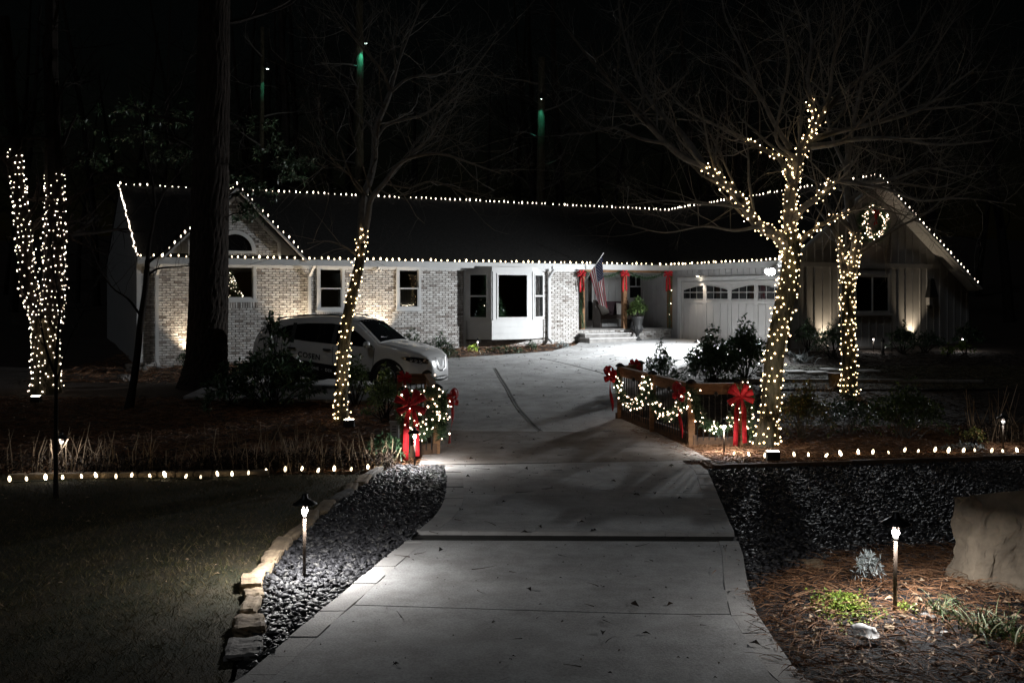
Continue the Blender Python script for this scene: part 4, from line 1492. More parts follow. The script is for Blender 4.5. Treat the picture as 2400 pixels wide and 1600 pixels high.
def bare_tree(name, label, trunk_path, r0, r1, limbs, seed, bark='bark_grey', twig='bark_twig', twigs=7, depth=2, tl=1.6, sides=12, group=None, flare=1.35, extra=None):
    r = np.random.default_rng(seed)
    base = Vector(trunk_path[0])
    t = thing(name, label, 'tree', base, group)
    tp = smooth_path(trunk_path, 5)
    n = len(tp); rad = [r0 + (r1 - r0) * i / (n - 1) for i in range(n)]
    for i in range(min(4, n)): rad[i] *= 1 + (flare - 1) * (1 - i / 4)
    b = MB()
    tp0 = [tp[0] - UZ * .15] + tp
    b.tube(tp0, [rad[0] * 1.1] + rad, sides, cap=False)
    tr = b.build('trunk', bark, t, True)
    segs = [(tp, rad)]
    c = MB()
    for (pts, a0, a1, tw) in limbs:
        tw = int(tw * 1.7)
        q = smooth_path(pts, 4)
        rr = limb_tree(c, q, a0, a1, r, tw, depth, .25, tl)
        segs.append((q, rr))
    if extra: extra(c, r)
    c.build('crown', twig, t)
    return t, segs


# --- the large tree right of the drive
YB = G(1795, 1047).y
big_trunk = [G(1795, 1047), P(1803, 980, YB), P(1810, 900, YB), P(1817, 820, YB), P(1832, 740, YB + .05), P(1848, 660, YB + .1), P(1855, 600, YB + .1), P(1852, 545, YB + .15)]
L_ = lambda pts, dy, a0, a1, tw, y0=.15: (path_px(pts, YB + y0, dy), a0, a1, tw)
big_limbs = [
    L_([(1848, 600), (1825, 556), (1780, 530), (1748, 488), (1719, 450), (1678, 415), (1646, 386)], -.8, .10, .065, 5),
    L_([(1646, 386), (1604, 370), (1562, 337), (1525, 299), (1487, 262), (1450, 215), (1384, 140), (1330, 70)], -.8, .062, .012, 9, -.65),
    L_([(1652, 390), (1622, 345), (1590, 304), (1543, 262), (1506, 206), (1478, 140), (1454, 40), (1448, -40)], .6, .05, .010, 9, -.6),
    L_([(1562, 337), (1500, 325), (1440, 300), (1380, 312), (1310, 318)], -.5, .03, .007, 8, -1.1),
    L_([(1852, 545), (1850, 480), (1857, 430), (1871, 374), (1889, 332)], .3, .11, .08, 4),
    L_([(1857, 430), (1840, 395), (1824, 369), (1782, 346), (1758, 332), (1721, 313), (1651, 281), (1590, 243), (1540, 180)], 1.0, .055, .010, 9),
    L_([(1889, 332), (1908, 281), (1899, 229), (1894, 178), (1902, 100), (1890, 20)], .5, .055, .012, 8, .4),
    L_([(1852, 350), (1815, 290), (1790, 240), (1760, 190), (1740, 120), (1700, 40), (1690, -30)], .8, .045, .010, 9, .4),
    L_([(1889, 332), (1931, 267), (1973, 220), (2048, 164), (2132, 94), (2175, 14)], .5, .06, .012, 10, .4),
    L_([(1931, 267), (1945, 215), (1953, 140), (1966, 90), (1980, 10)], -.4, .04, .010, 8, .5),
    L_([(1905, 327), (1964, 309), (2048, 290), (2156, 257), (2230, 201), (2300, 150)], -.7, .055, .010, 10, .4),
    L_([(2156, 257), (2240, 250), (2320, 240), (2400, 250)], -.3, .022, .006, 6, -.1),
    L_([(1892, 345), (1950, 338), (2001, 327), (2100, 325), (2200, 340), (2330, 330)], -1.3, .06, .010, 9, .3),
    L_([(1858, 520), (1882, 488), (1926, 456), (1958, 425), (2000, 430), (2090, 420), (2180, 395), (2290, 420)], -1.0, .065, .010, 9),
    L_([(2000, 430), (2080, 445), (2160, 470), (2260, 465), (2380, 480)], -.4, .03, .008, 8, -.6),
    L_([(1862, 585), (1882, 559), (1917, 533), (1961, 507), (1996, 498), (2047, 488), (2120, 505)], .6, .05, .012, 6),
    L_([(1780, 530), (1720, 540), (1650, 530), (1560, 545), (1480, 530)], .4, .03, .006, 7, -.3),
    L_([(1748, 488), (1690, 480), (1640, 478), (1560, 470), (1440, 485)], -.5, .028, .006, 7, -.4),
    L_([(1871, 374), (1820, 330), (1830, 250), (1850, 150), (1830, 50)], -.6, .035, .008, 8, .3),
]
big_tree, big_segs = bare_tree('hardwood_tree', 'largest bare tree wound with warm lights, beside the fence and driveway', big_trunk, .155, .14, big_limbs, 5, twigs=8, depth=2, tl=1.5, flare=1.35)
wrap('warm lights wound round the large tree beside the fence', [big_segs[0], (big_segs[1][0], big_segs[1][1]), big_segs[5], (big_segs[6][0][:18], big_segs[6][1][:18]), (big_segs[7][0][:9], big_segs[7][1][:9]), (big_segs[9][0][:5], big_segs[9][1][:5]), (big_segs[14][0][:13], big_segs[14][1][:13]), (big_segs[16][0][:17], big_segs[16][1][:17])], .12, .095, MINI['bulb_warm'], 31)

# --- crooked tree left of the drive
YC = G(800, 985).y
crook = [G(800, 987), P(800, 930, YC), P(802, 880, YC), P(806, 810, YC), P(814, 750, YC), P(826, 690, YC), P(838, 640, YC), P(845, 600, YC), P(846, 570, YC)]
Lc = lambda pts, dy, a0, a1, tw, y0=0.: (path_px(pts, YC + y0, dy), a0, a1, tw)
cr_limbs = [
    Lc([(846, 570), (848, 520), (853, 459), (866, 425), (877, 374), (880, 306), (904, 245), (914, 218)], .3, .085, .05, 4),
    Lc([(852, 560), (862, 510), (870, 466), (900, 430), (935, 385), (980, 365), (1037, 361), (1110, 385), (1176, 408)], -.6, .07, .010, 10),
    Lc([(914, 218), (925, 180), (938, 136), (960, 80), (990, 10)], .3, .04, .008, 8, .3),
    Lc([(914, 218), (897, 170), (850, 112), (815, 70), (782, 20)], -.5, .035, .008, 8, .3),
    Lc([(918, 215), (950, 188), (986, 177), (1040, 172), (1090, 140)], .4, .03, .008, 7, .3),
    Lc([(880, 330), (905, 295), (950, 280), (1000, 265), (1060, 210), (1120, 150), (1170, 80)], .6, .035, .008, 9, .2),
    Lc([(935, 385), (1000, 330), (1030, 280), (1060, 230)], .3, .025, .006, 7, -.2),
    Lc([(870, 470), (830, 420), (790, 390), (740, 360)], -.4, .022, .006, 6),
    Lc([(838, 600), (810, 580), (770, 565), (720, 570)], -.2, .022, .008, 4),
    Lc([(880, 306), (830, 260), (800, 200), (760, 150)], -.2, .025, .006, 7, .2),
    Lc([(900, 430), (960, 440), (1010, 425), (1060, 440), (1110, 470)], .3, .022, .006, 7, -.1),
]
crook_tree, cr_segs = bare_tree('hardwood_tree', 'slim crooked tree wound with warm lights, standing before the white car', crook, .125, .085, cr_limbs, 8, tl=1.5, flare=1.2)
wrap('warm lights wound round the crooked tree before the car', [cr_segs[0], (cr_segs[1][0][:3], cr_segs[1][1][:3]), (cr_segs[2][0][:3], cr_segs[2][1][:3])], .13, .095, MINI['bulb_warm'], 33)

# --- forked tree at the far left
YF = G(108, 917).y
fork = [G(108, 917), P(108, 860, YF), P(106, 800, YF), P(108, 745, YF)]
Lf = lambda pts, dy, a0, a1, tw: (path_px(pts, YF, dy), a0, a1, tw)
fk_limbs = [
    Lf([(114, 760), (124, 690), (127, 600), (128, 510), (127, 410), (124, 300), (120, 150), (122, 0)], .3, .27, .14, 8),
    Lf([(102, 765), (72, 695), (60, 600), (52, 510), (42, 430), (36, 350), (24, 200), (10, 40)], -.4, .20, .11, 8),
]
fork_tree, fk_segs = bare_tree('hardwood_tree', 'forked tree densely wound with white lights at the picture edge', fork, .30, .30, fk_limbs, 12, twig='bark_dark', tl=1.5, flare=1.15, sides=14)
wrap('white lights wound densely round the forked tree', [fk_segs[0], (fk_segs[1][0][:17], fk_segs[1][1][:17]), (fk_segs[2][0][:21], fk_segs[2][1][:21])], .14, .112, MINI['bulb_cool'], 35)

# --- second lit trunk in front of the garage gable
YS = G(1990, 925).y
second = [G(1990, 925), P(1990, 860, YS), P(1988, 780, YS), P(1987, 700, YS), P(1986, 650, YS)]
Ls = lambda pts, dy, a0, a1, tw: (path_px(pts, YS, dy), a0, a1, tw)
sc_limbs = [
    Ls([(1982, 660), (1975, 610), (1966, 565), (1940, 520), (1915, 490)], -.3, .10, .02, 4),
    Ls([(1990, 660), (2002, 610), (2006, 560), (1990, 490), (1985, 400), (1998, 300), (2020, 200), (2040, 60)], .3, .13, .03, 8),
    Ls([(2004, 600), (2060, 560), (2110, 530), (2170, 500), (2240, 440)], -.5, .05, .010, 6),
    Ls([(1988, 470), (2040, 440), (2110, 430), (2200, 440), (2300, 400)], .4, .045, .010, 8),
    Ls([(1985, 400), (1950, 320), (1930, 220), (1920, 100)], .4, .045, .010, 7),
    Ls([(1998, 300), (2080, 240), (2160, 160), (2240, 40)], -.4, .045, .010, 8),
]
second_tree, sc_segs = bare_tree('hardwood_tree', 'thinner lit trunk standing before the garage gable', second, .155, .14, sc_limbs, 15, tl=1.6, flare=1.3)
wrap('warm lights wound round the trunk before the garage gable', [sc_segs[0], (sc_segs[1][0][:10], sc_segs[1][1][:10]), (sc_segs[2][0][:10], sc_segs[2][1][:10])], .12, .10, MINI['bulb_warm'], 37)

# --- pine trunk with plated bark
def pine():
    r = np.random.default_rng(41)
    base = G(480, 903); Y = base.y
    t = thing('pine_tree', 'huge dark pine trunk rising past the brick gable', 'tree', base)
    path = [(480, 903, 66), (480, 880, 54), (484, 840, 47), (486, 780, 45), (489, 700, 44), (490, 600, 43), (492, 480, 42), (496, 330, 40), (500, 160, 37), (502, 0, 35), (503, -140, 33)]
    pts = [P(a, b, Y) for a, b, _ in path]; rad = [w * Y / FPX for _, _, w in path]
    pts[0].z -= .1
    pp = smooth_path(pts, 14); n = len(pp); rr = np.interp(np.linspace(0, 1, n), np.linspace(0, 1, len(rad)), rad)
    ns = 72; vs = []
    ph = r.uniform(0, 6.28, 6)
    for i, p in enumerate(pp):
        for k in range(ns):
            a = 2 * math.pi * k / ns
            plate = abs(math.sin(a * 11 + 1.3 * math.sin(i * .33 + ph[0]) + ph[1])) ** .5
            crack = abs(math.sin(i * .55 + 3 * math.sin(a * 5 + ph[2])))
            w = rr[i] * (1 + .055 * (plate - .6) + .02 * (crack - .5) + r.normal(0, .008))
            vs.append(p + Vector((math.cos(a) * w, math.sin(a) * w, 0)))
    fs = [(i * ns + k, i * ns + (k + 1) % ns, (i + 1) * ns + (k + 1) % ns, (i + 1) * ns + k) for i in range(n - 1) for k in range(ns)]
    b = MB(); b.add(vs, fs); b.build('trunk', 'bark_pine', t)
    c = MB()
    for (py, dx, dz) in ((430, -1, .1), (300, -1, .3), (60, 1, .2), (-60, -1, .2), (-100, 1, .3)):
        grow(c, P(497, py, Y), (dx, r.normal(0, .5), dz), 3.2, .06, 2, r, .5, 4, .02)
    c.build('crown', 'bark_dark', t)


pine()

# --- dark thin trees on the left
def dark_tree(name, label, pts, r0, r1, limbs, seed, Y):
    t, _ = bare_tree(name, label, pts, r0, r1, limbs, seed, bark='bark_dark', twig='bark_dark', tl=1.1, flare=1.25, sides=8)
    return t


YD = G(302, 958).y
Ld = lambda pts, dy, a0, a1, tw: (path_px(pts, YD, dy), a0, a1, tw)
dark_tree('dogwood_tree', 'thin dark leaning tree between the forked tree and the pine', [G(302, 958), P(312, 900, YD), P(322, 830, YD), P(330, 750, YD), P(340, 680, YD), P(346, 610, YD)], .085, .055, [
    Ld([(346, 610), (352, 560), (362, 500), (358, 430), (340, 360), (330, 280), (300, 200)], .3, .045, .008, 6),
    Ld([(346, 615), (380, 590), (410, 560), (440, 530)], -.3, .04, .008, 3),
    Ld([(342, 650), (370, 630), (420, 625), (470, 622)], .2, .028, .006, 3),
    Ld([(330, 740), (300, 700), (260, 670), (220, 600), (200, 520)], -.4, .028, .006, 6),
    Ld([(362, 500), (390, 440), (420, 400), (460, 330)], .4, .03, .006, 6)], 51, YD)
YT = G(131, 1165).y
Lt = lambda pts, dy, a0, a1, tw: (path_px(pts, YT, dy), a0, a1, tw)
dark_tree('sapling', 'thin black sapling growing on the lawn before the bulb row', [G(131, 1168), P(131, 1100, YT), P(131, 1000, YT), P(132, 920, YT), P(130, 870, YT)], .027, .02, [
    Lt([(130, 870), (135, 800), (140, 720), (128, 640), (118, 560), (122, 480)], .1, .019, .004, 5),
    Lt([(130, 880), (112, 830), (100, 780), (90, 700), (80, 600)], -.1, .016, .003, 4),
    Lt([(131, 900), (150, 840), (165, 790), (200, 720), (230, 640)], .1, .012, .003, 4)], 53, YT)

# --- woods behind the house
def wood_mesh(seed, h, r0, kids):
    r = np.random.default_rng(seed); b = MB()
    pts, d = wander((0, 0, -.3), (0, 0, 1), h, 8, r, .035, .05)
    b.tube(pts, [r0 * (1 - .8 * i / 8) for i in range(9)], 7, cap=False)
    c = MB()
    for k in range(kids):
        t = r.uniform(.22, 1); i = min(int(t * 8), 7); q = pts[i].lerp(pts[i + 1], t * 8 - i); a = r.uniform(0, 6.28)
        grow(c, q, (math.cos(a), math.sin(a), r.uniform(.1, .9)), h * r.uniform(.12, .24), r0 * .3 * (1.1 - t), 2, r, .6, 4, .06)
    return b, c


protos = []
for s, h, r0, kd in ((61, 17, .22, 16), (62, 20, .26, 18), (63, 15, .17, 16), (64, 22, .30, 16)):
    b, c = wood_mesh(s, h, r0, kd)
    m1 = bpy.data.meshes.new('wood_trunk'); m1.from_pydata(b.v, [], b.f); m1.materials.append(MATS['bark_dark'])
    m2 = bpy.data.meshes.new('wood_crown'); m2.from_pydata(c.v, [], c.f); m2.materials.append(MATS['bark_dark'])
    protos.append((m1, m2))
r_ = np.random.default_rng(71)
WOODS = []
for k in range(64):
    y = r_.uniform(46, 84); x = r_.uniform(-.56, .56) * y
    m1, m2 = protos[k % 4]
    t = thing('woodland_tree', 'bare dark woodland tree in the night behind the house', 'tree', (x, y, gzf(x, y)), 'dark woodland trees behind the house')
    t.rotation_euler = (0, 0, r_.uniform(0, 6.28)); t.scale = (1, 1, r_.uniform(.85, 1.15))
    for nm, me in (('trunk', m1), ('crown', m2)):
        o = link(nm, me, t)
    WOODS.append(t)


# --- trunks lit teal by lamps fixed high in the woods
def moonlight(label, px, py, Y, r0, energy, reach, lens_dx, lr=.065, group='lamps fixed high in the woods'):
    base = P(px, 640, Y); base.z = gzf(base.x, base.y)
    t = thing('pole_tree', label + ' trunk', 'tree', base)
    top = P(px, py - 90, Y)
    b = MB(); pp, _ = wander(base, (top - base).normalized(), (top - base).length, 10, np.random.default_rng(int(px)), .003, .0)
    b.tube(pp, [r0 * (1 - .35 * i / 10) for i in range(11)], 10, cap=False); b.build('trunk', 'bark_grey', t, True)
    c = MB(); rr = np.random.default_rng(int(px) + 1)
    for k in range(9):
        a = rr.uniform(0, 6.28); q = pp[3 + k % 7]
        grow(c, q, (math.cos(a), math.sin(a), .3), 2.2, .05, 2, rr, .6, 3, .05)
    c.build('crown', 'bark_twig', t)
    f = P(px + lens_dx, py, Y - .55)
    l = thing('tree_lamp', label + ' lamp', 'lamp', f, group)
    d = Vector((-lens_dx * .004, .16, -1)).normalized()
    b = MB(); b.lathe(f, [(.05, -.16), (.09, -.1), (.10, .12)], 10, axis=d); b.beam(f, f + Vector((-lens_dx * Y / FPX * .5, .5, .05)), .04, .04); b.build('housing', 'black_metal', l)
    b = MB(); b.lathe(f + d * .125, [(lr, 0), (lr * .5, .03)], 10, axis=d); b.build('lens', 'teal_lens', l)
    lamp('SPOT', f + d * .2, energy, (.10, 1., .72), .05, P(px, py + 65, Y), reach, .8, l)


moonlight('brightest teal lit', 842, 95, 44, .24, 130, 40, 15)
moonlight('faint teal lit distant', 611, 155, 46, .14, 35, 30, 16)
moonlight('hidden teal lit middle', 1265, 225, 45, .24, 60, 40, 4, .02)
# ------------------------------------------------------------------ timber and iron fences at the culvert
def fence(name, label, panels, posts, H_=1.0):
    """panels: (p, q) ground points; posts: ground points."""
    t = thing(name, label, 'fence', posts[0])
    for p in posts:
        b = MB(); b.box(p + UZ * (H_ / 2 - .05), (.10, .10, H_ + .1)); po = b.build('post', 'cedar', t)
        b = MB(); b.lathe(p + UZ * H_, [(.085, 0), (.085, .03), (.03, .07), (.005, .075)], 4); b.build('post_cap', 'black_metal', po)
    for (p, q, low) in panels:
        d = (q - p).normalized(); L = (q - p).length; nn = d.cross(UZ)
        b = MB(); b.beam(p + UZ * (H_ - .10) + d * .05, q + UZ * (H_ - .10) - d * .05, .045, .14); b.build('top_rail', 'cedar', t)
        b = MB(); b.beam(p + UZ * (H_ - .01) + d * .05, q + UZ * (H_ - .01) - d * .05, .10, .035); b.build('cap_rail', 'cedar', t)
        b = MB(); b.beam(p + UZ * (.08) - d * .06 - nn * .035, q + UZ * .08 + d * .06 - nn * .035, .06, .22 if low else .12); b.build('base_board', 'cedar_dark', t)
        n = max(2, int(L / .095)); bm = MB(); bm.tube([(0, 0, .10), (0, 0, H_ - .16)], .009, 6)
        me = bpy.data.meshes.new('baluster'); me.from_pydata(bm.v, [], bm.f); me.materials.append(MATS['black_metal'])
        for k in range(1, n):
            o = link('baluster', me, t); o.location = p.lerp(q, k / n) - wloc(t)
        c = p.lerp(q, .5) + UZ * (H_ - .17) + nn * .04
        b = MB(); b.lathe(c, [(.028, -.02), (.032, .0), (.026, .03), (.01, .045)], 10); b.build('rail_lamp', 'black_metal', t, True)
    return t


gA, gB = G(1453, 984), G(1620, 1046)
gC = Vector((gB.x + .78, gB.y + .05, 0)); gC.z = gzf(gC.x, gC.y)
gM = gA.lerp(gB, .50)
gD = Vector((gA.x + .48, gA.y + .75, gzf(gA.x, gA.y)))
fence('fence', 'longer cedar and black iron fence with the big bow, before the lit tree', [(gA, gM, True), (gM, gB, True), (gB, gC, False), (gA, gD, False)], [gA, gM, gB, gC, gD])
kA = G(947, 1077); kB = G(1024, 1067)
kC = Vector((-1.50, kB.y + 2.6, 0)); kC.z = gzf(kC.x, kC.y)
kD = Vector((-1.98, kB.y + 2.6, kC.z))
fence('fence', 'shorter cedar and black iron fence section before the car', [(kA, kB, True), (kB, kC, True), (kC, kD, False)], [kA, kB, kC, kD])


# ------------------------------------------------------------------ garlands
def garland(label, paths, r=.12, dens=1700, lights=9.0, bulb='bulb_pink', seed=1, group='lit garlands', len_=.10, name='garland'):
    rr = np.random.default_rng(seed)
    t = thing(name, label, 'garland', paths[0][0], group)
    parts = []; bl = []; cb = MB()
    for pth in paths:
        p = smooth_path(pth, 8); q = resample(p, .02); L = len(q) * .02
        n = int(L * dens); idx = rr.integers(0, len(q), n)
        base = np.array([tuple(v) for v in q])[idx]
        d = _norm(rr.normal(0, 1, (n, 3)))
        parts.append(strands(base + d * r * .25 * rr.random((n, 1)), _norm(d + np.array([0, 0, -.1])), len_ * rr.uniform(.6, 1.25, n), .010, .15, 2, rr))
        cb.tube(p, .012, 5)
        if lights:
            m = int(L * lights)
            for i in rr.integers(0, len(q), m):
                a = Vector(_norm(rr.normal(0, 1, 3)))
                a.y -= .5
                bl.append(q[i] + a.normalized() * r * rr.uniform(.75, 1.1))
    v, f = join_arrays(parts)
    mesh_np('needles', v, f, 'garland_needle', t, 'stuff')
    cb.build('core', 'wire_green', t)
    if bl: bulbs(t, MINI[bulb], bl, scale=.95)
    return t


def swag(p, q, top, sag, out=Vector((0, 0, 0)), wrap=.1):
    """From post p to post q, hanging between."""
    a = p + UZ * top + out; b = q + UZ * top + out; m = p.lerp(q, .5) + out
    return [a, p.lerp(q, .08) + out + UZ * (top - sag * .45), p.lerp(q, .25) + out + UZ * (top - sag * .85), m + UZ * (top - sag), p.lerp(q, .75) + out + UZ * (top - sag * .85), p.lerp(q, .92) + out + UZ * (top - sag * .45), b]


sd = (gB - gA).normalized().cross(UZ) * -.09          # towards the drive
sd = Vector((-.09, -.02, 0))
fr_out = Vector((0, -.10, 0))
garland('lit garland swagged along the longer fence', [swag(gA, gM, .92, .52, sd), swag(gM, gB, .92, .52, sd), swag(gB, gC, .90, .60, fr_out)], seed=88, lights=32)
garland('lit garland hanging down the end post beside the big bow', [[gC + Vector((.10, -.06, .95)), gC + Vector((.14, -.08, .7)), gC + Vector((.13, -.08, .4)), gC + Vector((.10, -.08, .1))]], seed=82, lights=24)
sk = Vector((.09, -.02, 0))
garland('lit garland wound over the shorter fence', [[kA + Vector((-.06, -.08, .9)), kA + Vector((-.02, -.1, .62)), kA + Vector((.10, -.1, .45)), kA + Vector((.2, -.1, .62)), kA + Vector((.16, -.1, .85))],
                                                      [kA + Vector((.22, -.1, .8)), kA + Vector((.20, -.1, .5)), kA.lerp(kB, .55) + Vector((0, -.1, .36)), kA.lerp(kB, .85) + Vector((0, -.1, .5)), kB + Vector((.02, -.09, .9))],
                                                      swag(kB, kC, .92, .5, sk), [kA + Vector((-.03, -.1, .95)), kA.lerp(kB, .5) + Vector((0, -.1, .98)), kB + Vector((0, -.1, .96))], [kB + Vector((.07, -.08, .92)), kB + Vector((.10, -.1, .6)), kB + Vector((.07, -.1, .3))]], seed=83, lights=22)
# porch garlands
pq = lambda px, py, v=FV - .07: H(fu(px, v), v, fz(py, fu(px, v), v))
garland('unlit garland swagged between the porch posts', [[pq(1370, 636), pq(1392, 645), pq(1420, 648), pq(1445, 641), pq(1463, 633)], [pq(1466, 634), pq(1490, 645), pq(1515, 652), pq(1545, 645), pq(1564, 634)]], .07, 380, 0, seed=84, group='porch garlands')
garland('garland wound down the porch post by the brick', [[pq(1364, 640), pq(1366, 680), pq(1363, 720), pq(1367, 768)]], .09, 500, 0, seed=85, group='porch garlands')
garland('garland wound down the porch post by the garage', [[pq(1569, 640), pq(1571, 680), pq(1568, 720), pq(1570, 768)]], .08, 420, 2, seed=86, group='porch garlands', bulb='bulb_cool')


# ------------------------------------------------------------------ bows
def bow(label, c, normal, size, tail, group='red ribbon bows', spread=.10, loops=6, seed=0, m='ribbon_red', tails=2):
    """Looped ribbon bow facing along normal; size = loop reach."""
    rr = np.random.default_rng(seed + 500)
    c = Vector(c); nn = Vector(normal).normalized(); sx = UZ.cross(nn).normalized(); uz = nn.cross(sx)
    t = thing('ribbon_bow', label, 'bow', c, group)
    w = size * .42

    def strip(pts, wv, name):
        vs = []
        for p, ww in zip(pts, wv): vs += [p - ww, p + ww]
        n = len(pts); b = MB(); b.add(vs, [(2 * i, 2 * i + 1, 2 * i + 3, 2 * i + 2) for i in range(n - 1)])
        o = b.build(name, m, t, True)
        sm = o.modifiers.new('thickness', 'SOLIDIFY'); sm.thickness = .004
        return o
    angs = [25, 155, -25, 205, 62, 118][:loops]
    for i, a in enumerate(angs):
        a = R(a + rr.normal(0, 6)); d = sx * math.cos(a) + uz * math.sin(a); L = size * rr.uniform(.85, 1.05)
        perp = nn.cross(d)
        pts = []; wv = []
        for k in range(13):
            s = k / 12; ang = s * 2 * math.pi
            reach = (1 - math.cos(ang)) / 2
            dep = math.sin(ang) * .26 * size
            pts.append(c + d * L * reach + nn * (dep + .03 + .01 * i))
            wv.append(perp * w * (.35 + .65 * reach) * .55)
        strip(pts, wv, 'loop')
    for s in ((-1, 1) if tails == 2 else (0,)):
        pts = []; wv = []
        for k in range(8):
            f = k / 7
            pts.append(c - UZ * tail * f * (1 if s <= 0 else .93) + sx * (s * (.25 * size * min(f * 4, 1) + spread * size * f)) + nn * (.02 + .03 * math.sin(f * 5 + s)))
            wv.append(sx * w * .42 * (.6 + .4 * min(f * 3, 1)) + nn * .015 * math.sin(f * 7))
        pts[-1] = pts[-1]
        strip(pts, wv, 'tail')
    b = MB(); b.lathe(c + nn * .03 - uz * size * .14, [(size * .09, 0), (size * .15, size * .07), (size * .15, size * .2), (size * .09, size * .28)], 10); b.build('knot', m, t, True)
    return t


bow('largest bright red bow on the end post of the longer fence', gC + Vector((-.03, -.17, .82)), (-.15, -1, .0), .21, .80, seed=1)
bow('red bow on the corner post of the longer fence, seen edge on', gB + Vector((-.16, -.05, .86)), (-1, -.25, 0), .19, .72, seed=2, tails=1)
bow('red bow on the farthest post of the longer fence by the concrete', gA + Vector((-.15, -.08, .84)), (-1, -.45, 0), .20, .66, seed=3, tails=1)
bow('small red bow on the back post before the small shrub', gD + Vector((-.10, -.1, .97)), (-.6, -1, 0), .14, .12, seed=4, tails=1)
bow('deep red bow with long tails on the shorter fence', kA + Vector((.12, -.16, .82)), (0.1, -1, 0), .235, .80, seed=5)
bow('red bow on the drive side of the shorter fence', kB + Vector((.16, .55, .78)), (1, -.35, 0), .19, .68, seed=6, tails=1)
bow('small dark red bow on the rear rail before the headlight', kD + Vector((.1, -.12, .93)), (.1, -1, 0), .14, .12, seed=7, tails=1)
for px, lab, n_ in ((1364, 'red bow on the porch post against the brick', (-.3, -1, 0)), (1464, 'red bow on the middle porch post', (-.1, -1, 0)), (1566, 'red bow on the porch post against the garage wall', (-.25, -1, 0))):
    v = FV - .16; u = fu(px, v)
    bow(lab, H(u, v, fz(642, u, v)), n_, .17, .62, 'red porch bows', seed=px)


# ------------------------------------------------------------------ wreath on the gable
wc = H(fu(2045, GV - .12), GV - .12, fz(523, fu(2045, GV), GV))
wr = thing('wreath', 'lit green wreath high on the garage gable', 'wreath', wc)
rr = np.random.default_rng(9)
n = 5200; a = rr.uniform(0, 6.28, n); ph = rr.uniform(0, 6.28, n); R0 = .46
ring = np.stack([np.cos(a), np.sin(a)], 1) * R0
base = np.array(wc) + ring[:, :1] * np.array(AX) + ring[:, 1:] * np.array([0, 0, 1.])
d = _norm(rr.normal(0, 1, (n, 3)) + np.array(-BX) * .5)
v_, f_ = strands(base + d * .03, d, .19, .016, .1, 2, rr)
mesh_np('needles', v_, f_, 'garland_needle', wr, 'stuff')
b = MB(); b.tube([wc + AX * math.cos(k / 12 * 6.283) * R0 + UZ * math.sin(k / 12 * 6.283) * R0 for k in range(13)], .03, 6); b.build('ring', 'wire_green', wr)
pts = []
for k in range(105):
    a_ = rr.uniform(0, 6.28); q = R0 + rr.uniform(-.13, .13)
    pts.append(wc + AX * math.cos(a_) * q + UZ * math.sin(a_) * q - BX * rr.uniform(.08, .16))
bulbs(wr, MINI['bulb_pink'], pts, scale=1.15)
bow('red bow tied inside the lit wreath', wc + UZ * .34 - BX * .12, -BX, .15, .42, 'red porch bows', seed=77)
# ------------------------------------------------------------------ white SUV (local x forward, y left, z up)
CARC = Vector((-3.72, 22.8, 0)); CARH = R(-18); CP = R(1.6)
CARC.z = gzf(CARC.x, CARC.y) + .03
CM = Matrix.Translation(CARC) @ Matrix.Rotation(CARH, 4, 'Z') @ Matrix.Rotation(CP, 4, 'Y') @ Matrix.Scale(.95, 4)
car = thing('parked_car', 'white crossover car with black lettered side band parked before the brick house', 'car', CARC)
_zx = [-2.36, -2.34, -2.28, -2.15, -1.95, -1.4, -.7, -.2, .25, .50, .8, 1.12, 1.45, 1.8, 2.08, 2.22, 2.30, 2.345]
_zt = [.62, .90, 1.08, 1.32, 1.50, 1.62, 1.68, 1.69, 1.655, 1.60, 1.38, 1.135, 1.085, 1.02, .94, .86, .74, .52]
ztop = lambda x: float(np.interp(x, _zx, _zt))
wpl = lambda x: float(np.interp(x, [-2.36, -2.2, -1.9, -1.2, 1.2, 1.6, 1.9, 2.1, 2.25, 2.345], [.72, .84, .90, .92, .92, .90, .83, .73, .60, .44]))
wpr = lambda z: float(np.interp(z, [.2, .3, .5, .75, .95, 1.08, 1.35, 1.7], [.90, .965, .995, 1.0, .985, .955, .84, .70]))
side = lambda x, z: wpl(x) * wpr(z)


def CW(x, y, z): return CM @ Vector((x, y, z))


def car_ring(x):
    zt = ztop(x); pts = []
    zs = np.linspace(.24, max(zt - .07, .3), 10)
    for z in zs: pts.append((side(x, z), z))
    we = side(x, zt - .07)
    pts.append((we - .022, zt - .03)); pts.append((we - .07, zt - .008))
    for f in (.75, .5, .25, 0): pts.append(((we - .07) * f, zt + .035 * (1 - f * f) - .008))
    return pts


st = sorted(set(list(np.linspace(-2.36, 2.345, 70)) + _zx))
b = MB(); rings = []
for x in st:
    h = car_ring(x); ring = [(-w, z) for w, z in h] + [(w, z) for w, z in h[-2::-1]]
    rings.append([CW(x, y, z) for y, z in ring])
n = len(rings[0]); vs = [p for r in rings for p in r]
fs = [(i * n + k, i * n + k + 1, (i + 1) * n + k + 1, (i + 1) * n + k) for i in range(len(st) - 1) for k in range(n - 1)]
fs += [tuple(range(n - 1, -1, -1)), tuple(range((len(st) - 1) * n, len(st) * n))]
fs += [((i + 1) * n, (i + 1) * n + n - 1, i * n + n - 1, i * n) for i in range(len(st) - 1)]
b.add(vs, fs); body = b.build('body', 'car_paint', car, True)


